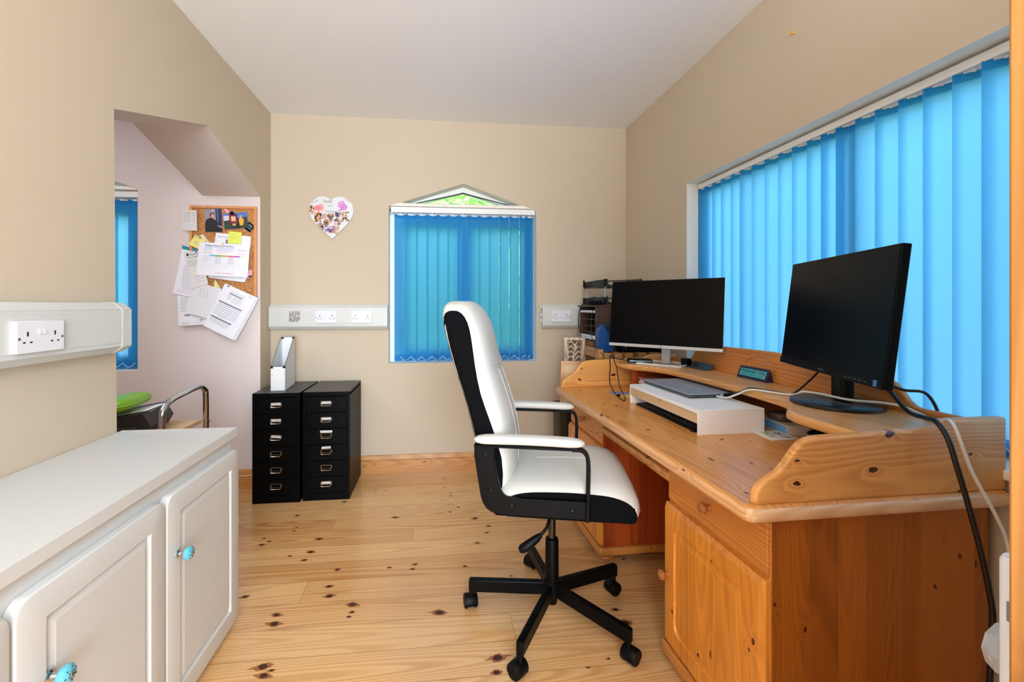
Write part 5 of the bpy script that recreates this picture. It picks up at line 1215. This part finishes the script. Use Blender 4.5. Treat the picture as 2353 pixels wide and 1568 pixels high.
def sheet(name, label, q, y, mat=PAPER, cat='paper', group=None, marks=(), curl=.006, layers=1, th=.0006):
    """a sheet pinned near the wall: quad q (x,z) with corners TL,TR,BR,BL; marks = (kind,u0,v0,u1,v1,material[,text])"""
    f = quadmap(q); root = thing(name, label, cat, (*f(.5, .5)[:1], y, f(.5, 1)[1]), group=group)
    n = 6
    def yy(u, v): return y-curl*(v**2)*(1-.5*abs(u-.5))
    for L_ in range(layers):
        m = MB(); ring = []
        for i in range(n+1):
            v = i/n
            row = [(f(u, v)[0]+.004*L_, yy(u, v)+.003*L_, f(u, v)[1]-.002*L_) for u in (0, .2, .4, .6, .8, 1)]
            ring.append(row+[(p[0], p[1]+th, p[2]) for p in row[::-1]])
        m.loft(ring); m.build('page', mat, root, world=True)
    by = {}
    for k in marks:
        by.setdefault(k[5].name+('T' if k[0] == 'text' else ''), [k[5], []])[1].append(k)
    for mm, ks in by.values():
        m = MB(); tx = ks[0][0] == 'text'
        if ks[0][0] == 'lines' and mm.name in ('printed_ink', 'grey_print'): mm = FAINT
        for k in ks:
            kind, u0, v0, u1, v1 = k[:5]
            pos = lambda u, v: (f(u, v)[0], yy(u, v)-(.001 if tx else .0005), f(u, v)[1])
            if kind == 'bar':
                S = 4
                for s_ in range(S):
                    a, b_ = u0+(u1-u0)*s_/S, u0+(u1-u0)*(s_+1)/S
                    m.add([pos(a, v0), pos(b_, v0), pos(b_, v1), pos(a, v1)], [(0, 1, 2, 3)])
            elif kind == 'text':
                tv, tf = text_geo(k[6], k[7] if len(k) > 7 else 0); m.add([pos(u0+(u1-u0)*p[0], v1+(v0-v1)*p[1]) for p in tv], tf)
            elif kind == 'lines':   # dashes like words
                rr = random.Random(int(u0*999+v0*77)); h = k[6] if len(k) > 6 else .02; v = v0
                while v < v1:
                    u = u0
                    while u < u1:
                        w_ = rr.uniform(.02, .07); m.add([pos(u, v), pos(min(u1, u+w_), v), pos(min(u1, u+w_), v+h*.26), pos(u, v+h*.26)], [(0, 1, 2, 3)]); u += w_+.014
                    v += h
        m.build('print' if ks[0][0] != 'text' else 'lettering', mm, root, world=True)
    return root
FAINT = flat('faint_print', (138, 142, 158), .7); RED = flat('print_red', (222, 110, 124), .6); BLUEI = flat('print_blue', (140, 160, 214), .6); GRID = flat('print_grid', (190, 200, 222), .7)
hdr = [flat('hdr_%d' % i, c, .6) for i, c in enumerate([(110, 200, 240), (130, 190, 70), (226, 176, 66), (236, 120, 140), (170, 120, 210), (244, 238, 200)])]
y = NB-.012
sheet('receipt', 'lined shopping receipt pinned at the top left of the noticeboard', [(-1.625, 1.822), (-1.541, 1.821), (-1.536, 1.689), (-1.625, 1.692)], y-.010, PAPER2, 'receipt', marks=[('lines', .08, .12, .55, .6, INK, .085), ('lines', .68, .10, .9, .6, INK, .085), ('lines', .05, .7, .95, .95, GRID, .1)], curl=.004)
SKIN = flat('photo_skin', (214, 160, 138), .5); COAT = flat('photo_black_coat', (18, 16, 22), .4); PB = flat('photo_grey_violet', (150, 140, 156), .4); NAVYP = flat('photo_navy', (30, 34, 76), .35); YSH = flat('photo_yellow_shirt', (226, 170, 50), .4); GRN = flat('photo_grass', (34, 62, 48), .4); SKYP = flat('photo_blue', (70, 120, 190), .4)
HAIR = flat('photo_brown_hair', (84, 44, 38), .5)
def photo(label, q, y, bg, shapes):
    root = sheet('photograph', label, q, y, bg, 'photograph', curl=.001); f = quadmap(q)
    for i, (pts, mm) in enumerate(shapes):
        m = MB(); P = [f(*p) for p in pts]; n = len(P); cx = sum(p[0] for p in P)/n; cz = sum(p[1] for p in P)/n; yy_ = y-.0016-.0003*i
        m.add([(p[0], yy_, p[1]) for p in P]+[(cx, yy_, cz)], [(k, (k+1) % n, n) for k in range(n)]); m.build('picture_patch', mm, root, world=True)
E_ = lambda cx, cy, rx, ry, n=14: [(cx+rx*math.cos(2*PI*k/n), cy+ry*math.sin(2*PI*k/n)) for k in range(n)]
photo('photograph of a person in a black coat, pinned near the top of the noticeboard', [(-1.5, 1.831), (-1.395, 1.837), (-1.386, 1.686), (-1.49, 1.682)], y, PB,
      [([(.66, 0), (1, 0), (1, .75), (.66, .7)], NAVYP), ([(.74, 0), (.8, 0), (.8, .6), (.74, .55)], SKYP), ([(0, .98), (.0, .6), (.1, .45), (.3, .38), (.65, .4), (.72, .55), (.72, .75), (1, .85), (1, 1)], COAT), (E_(.46, .27, .15, .11), HAIR), (E_(.49, .31, .10, .10), SKIN), (E_(.60, .43, .05, .05), SKIN)])
photo('photograph of two people in yellow shirts on grass, upper right of the noticeboard', [(-1.386, 1.802), (-1.238, 1.819), (-1.229, 1.717), (-1.373, 1.702)], y, GRN,
      [([(0, 0), (1, 0), (1, .3), (0, .4)], SKYP), ([(.02, .12), (.3, .14), (.3, .42), (.02, .45)], flat('photo_white', (210, 210, 220), .4)), ([(.64, .38), (.8, .34), (.86, .5), (.8, .82), (.66, .82)], YSH), (E_(.73, .27, .05, .10), SKIN), ([(.36, .66), (.5, .66), (.5, .8), (.36, .8)], YSH), ([(.4, .8), (.5, .8), (.5, .98), (.42, .98)], NAVYP), ([(.53, .6), (.64, .6), (.64, .94), (.54, .94)], COAT)])
sheet('membership_card', 'black card with a blue stripe poking out behind the football photograph', [(-1.223, 1.759), (-1.186, 1.724), (-1.22, 1.686), (-1.256, 1.713)], y+.001, BLKP, 'card', curl=.001, marks=[('bar', .1, .55, .9, .68, SKYP), ('lines', .2, .2, .8, .4, PAPER, .15)])
sheet('badge_card', 'maroon badge card clipped over the football photograph', [(-1.347, 1.802), (-1.299, 1.805), (-1.29, 1.742), (-1.342, 1.741)], y-.004, flat('maroon_card', (120, 28, 56), .4), 'card', curl=.001, marks=[('bar', .25, .25, .8, .75, flat('badge_gold', (236, 184, 130), .4))])
sheet('paper_strip', 'pink paper strip hanging above the football photograph', [(-1.379, 1.835), (-1.363, 1.837), (-1.337, 1.815), (-1.36, 1.807)], y-.003, PINKP, 'paper', curl=.001)
cl = thing('bulldog_clip', 'black bulldog clip holding the maroon badge card', 'clip', (-1.343, y-.006, 1.80)); f = quadmap([(-1.334, 1.827), (-1.317, 1.826), (-1.315, 1.8), (-1.337, 1.8)])
MB().prism([f(0, .35), f(1, .35), f(1.1, 1), f(-.1, 1)], 'xz', y-.014, y-.005).build('clip_jaw', BLKP, cl, world=True)
for u in (.25, .7): MB().tube([(f(u, .4)[0], y-.01, f(u, .4)[1]), (f(u, -.1)[0], y-.012, f(u, -.1)[1])], .001, 6).build('clip_wire', CHROME, cl, world=True)
sheet('note', 'white folded note behind the yellow sticky notes', [(-1.511, 1.671), (-1.464, 1.614), (-1.488, 1.604), (-1.532, 1.655)], y+.001, flat('pale_green_note', (224, 232, 214), .6), 'note', curl=.001)
sheet('sticky_note', 'yellow sticky note tilted at the left of the noticeboard', [(-1.55, 1.665), (-1.482, 1.632), (-1.525, 1.57), (-1.589, 1.601)], y-.008, YELL, 'sticky note', marks=[('lines', .1, .12, .8, .22, INKL, .1), ('lines', .3, .5, .7, .75, INKL, .14)])
sheet('flyer', 'white flyer headed in violet behind the lime sticky note', [(-1.427, 1.681), (-1.213, 1.659), (-1.215, 1.577), (-1.436, 1.611)], y, PAPER, 'flyer', curl=.002, marks=[('text', .06, .22, .55, .40, flat('print_violet', (120, 110, 170), .6), 'Gym Timetables W'), ('bar', .3, .5, .38, .95, INKL)])
sheet('sticky_note', 'lime green sticky note above the karate timetable', [(-1.345, 1.691), (-1.267, 1.684), (-1.272, 1.608), (-1.352, 1.613)], y-.006, GREENN, 'sticky note', marks=[('lines', .2, .22, .6, .28, INKL, .08), ('lines', .25, .48, .8, .55, INKL, .1)])
sheet('leaflet', 'teal leaflet edge showing at the top left of the paper cluster', [(-1.631, 1.596), (-1.545, 1.571), (-1.528, 1.555), (-1.631, 1.540)], y-.004, TEAL, 'leaflet', curl=.001)
sheet('paper_sheet', 'white printed letter, leftmost of the cluster below the noticeboard', [(-1.631, 1.572), (-1.551, 1.553), (-1.539, 1.256), (-1.682, 1.286)], y-.006, PAPER, marks=[('lines', .42, .20, .95, .30, INKL, .035), ('lines', .3, .34, 1, .86, INK, .024), ('lines', .15, .88, 1, .95, flat('print_pink_grey', (196, 178, 200), .7), .03)], curl=.012)
sheet('paper_sheet', 'white sheet with a barcode, lowest left of the cluster', [(-1.658, 1.28), (-1.436, 1.281), (-1.434, 1.094), (-1.647, 1.077)], y-.010, PAPER, layers=3, marks=[('lines', .08, .12, .28, .38, INKL, .05), ('lines', .08, .44, .24, .60, INK, .08), ('bar', .18, .645, .34, .70, INK), ('bar', .60, .84, .70, .87, INK), ('lines', .1, .9, .3, .96, INKL, .05), ('lines', .5, .92, .7, .96, INKL, .05)], curl=.010)
sheet('receipt', 'long delivery receipt headed KLASS left of the karate timetable', [(-1.614, 1.551), (-1.525, 1.561), (-1.462, 1.348), (-1.562, 1.317)], y-.016, PAPER2, 'receipt', marks=[('text', .36, .04, .88, .12, INKL, 'KLASS'), ('bar', .12, .05, .26, .12, NAVYP), ('text', .2, .15, .9, .19, INK, 'Delivery Note/Receipt'), ('lines', .04, .26, .96, .42, INKL, .045), ('bar', .25, .46, .9, .465, GRID), ('lines', .3, .7, .9, .9, GRID, .08)], curl=.012)
gridm = [('bar', .02, .04+.04*k, .98, .043+.04*k, GRID) for k in range(24)]+[('bar', .03+.055*k, .02, .034+.055*k, .98, GRID) for k in range(17)]
sheet('grid_sheet', 'squared notepaper with a handwritten list, centre of the cluster', [(-1.536, 1.363), (-1.381, 1.316), (-1.441, 1.119), (-1.585, 1.162)], y-.024, flat('squared_paper', (232, 233, 236), .7), marks=gridm+[('lines', .25+.13*c_, .18, .29+.13*c_, .42, INK, .062) for c_ in range(3)], curl=.014)
sheet('paper_sheet', 'white sheet peeping out below the karate timetable', [(-1.467, 1.427), (-1.22, 1.417), (-1.248, 1.359), (-1.47, 1.389)], y-.008, PAPER, curl=.002)
sheet('card', 'pink and black card peeping out right of the karate timetable', [(-1.238, 1.44), (-1.203, 1.439), (-1.203, 1.391), (-1.244, 1.385)], y-.005, PINKP, 'card', curl=.001, marks=[('bar', .5, .72, 1, .95, NAVYP)])
sheet('note', 'small yellow note with a blue edge between the two lower sheets', [(-1.43, 1.379), (-1.392, 1.321), (-1.436, 1.328), (-1.438, 1.354)], y-.003, YELL, 'note', curl=.001, marks=[('bar', .0, .0, 1, .12, SKYP)])
tm = [('text', .13, .055, .68, .125, INK, 'Mullingar Kenpo Karate Academy'), ('bar', .12, .135, .72, .143, flat('print_sky', (120, 170, 230), .6)),
      ('lines', .11, .165, .27, .26, BLUEI, .05), ('lines', .36, .165, .68, .25, BLUEI, .05), ('lines', .77, .17, .95, .24, BLUEI, .04), ('lines', .11, .28, .28, .33, RED, .035), ('lines', .36, .27, .62, .29, RED, .035), ('lines', .77, .29, .93, .33, RED, .035),
      ('text', .36, .895, .72, .935, RED, 'JANUARY - DECEMBER 2025')]
tm += [('bar', .22+.12*i, .365, .34+.12*i, .41, hdr[i]) for i in range(6)]
for i, s_ in enumerate(('Monday', 'Tuesday', 'Wednesday', 'Thursday', 'Friday', 'Saturday')): tm.append(('text', .25+.12*i, .375, .31+.12*i, .40, INK, s_))
tm += [('bar', .10, .44+.062*k, .93, .443+.062*k, GRID) for k in range(6)]+[('bar', .10+.12*k, .42, .102+.12*k, .78, GRID) for k in range(8)]
tm += [('lines', .12, .40+.07*k, .20, .43+.07*k, INK, .02) for k in range(3)]
tm += [('lines', u, .42, u+.10, .63, INKL, .028) for u in (.35, .60)]
sheet('timetable', 'large white Mullingar Kenpo Karate Academy timetable on the noticeboard', [(-1.52, 1.616), (-1.21, 1.603), (-1.223, 1.391), (-1.538, 1.403)], y-.020, PAPER, 'timetable', marks=tm, curl=.006)
GH = flat('print_grey_bar', (128, 130, 142), .6)
brm = [('bar', .25, .14, .68, .165, GH), ('lines', .25, .09, .75, .12, INK, .025), ('lines', .25, .19, .36, .30, INKL, .03), ('lines', .42, .19, .72, .31, INKL, .028), ('bar', .06, .37, .82, .40, GH), ('lines', .08, .42, .82, .66, INKL, .045), ('lines', .25, .68, .5, .70, INK, .03), ('bar', .06, .72, .74, .755, GH), ('lines', .08, .78, .7, .86, INKL, .03), ('lines', .82, .03, .93, .07, TEAL, .03)]
sheet('paper_stack', 'thick tilted wad of printed sheets hanging lowest on the right', [(-1.36, 1.351), (-1.173, 1.263), (-1.308, 0.989), (-1.485, 1.082)], y-.026, PAPER, layers=5, marks=brm, curl=.022)
def pin(label, x, z, yy_, mat):
    x *= YS; z = 1.204+(z-1.204)*YS
    MBp = MB().lathe([(.0035, 0), (.0035, .0015), (.002, .003), (.002, .006), (.0042, .008), (.0042, .0095), (.001, .010)], (x, yy_, z), (0, -1, 0), 12); tag(MBp.build('push_pin', mat, loc=(x, yy_, z)), label, 'push pin')
YP = flat('pin_yellow', (236, 190, 60), .3); BP = flat('pin_blue', (30, 50, 140), .3); WP = flat('pin_white', (235, 235, 235), .3)
pin('yellow push pin in the top of the karate timetable', -1.371, 1.607, y-.021, YP); pin('blue push pin in the KLASS receipt', -1.537, 1.553, y-.018, BP); pin('blue push pin in the tilted wad of sheets', -1.337, 1.333, y-.027, BP)
pin('yellow push pin in the squared notepaper', -1.443, 1.332, y-.025, YP); pin('yellow push pin in the lined receipt', -1.583, 1.805, y-.012, YP); pin('white push pin in the photograph of the person in black', -1.443, 1.822, y-.003, WP); pin('blue push pin in the tilted yellow sticky note', -1.517, 1.648, y-.009, BP)
# ================================================================== DOOR IN THE FOREGROUND, WALL TACK
dr = thing('door_1', None, None, (.86, .30, 0), kind='structure')
MB().box(.4795, .282, .01, 1.27, .322, 2.08).build('door_leaf', PINE_DOOR, dr, world=True, bevel=.003)
lt = MB(); lt.box(.4785, .296, .86, .4796, .310, .93); lt.build('latch_plate', SCREW, dr, world=True); MB().box(.474, .299, .888, .479, .307, .902).build('latch_bolt', BLKP, dr, world=True)
kn = MB(); kn.lathe([(.024, 0), (.024, .004), (.009, .008), (.009, .022)], (.560, .322, .866), (0, 1, 0), 24, 0); kn.lathe([(.010, .020), (.020, .026), (.027, .038), (.028, .048), (.024, .058), (.012, .064), (.001, .065)], (.560, .322, .866), (0, 1, 0), 10, 1)
def crystal():
    m, nt, b = newmat('cut_glass'); b.inputs['Transmission Weight'].default_value = .6; b.inputs['Roughness'].default_value = .06; b.inputs['Base Color'].default_value = (.86, .92, 1, 1); return m
kn.build('door_knob', [BRASS, crystal()], dr, world=True, angle=10)
eg = MB(); eg.lathe([(.0, .40), (.011, .40), (.011, .978), (.009, .982), (.0, .983)], (.509, .334, 0), (0, 0, 1), 20); g = eg.build('edge_guard', SOCK, dr, world=True)
MB().box(.4965, .326, .928, .4990, .334, .945).build('guard_slot', GH, g, world=True)
MB().box(1.27, .27, 0, 1.44, .34, ZC).build('wall_door_return', WALL, None); tag(bpy.data.objects['wall_door_return'], kind='structure')
tk = MB().lathe([(.0045, 0), (.0045, .002), (.003, .004), (.003, .010), (.0055, .013), (.0055, .015)], (XR, 1.632, 2.313), (-1, .25, .15), 12)
tk.tube([(XR-.012, 1.63, 2.313), (XR-.014, 1.645, 2.311)], .003, 8)
tag(tk.build('wall_tack', YP, loc=(XR, 1.632, 2.313)), 'tiny yellow tack high on the right wall', 'push pin')
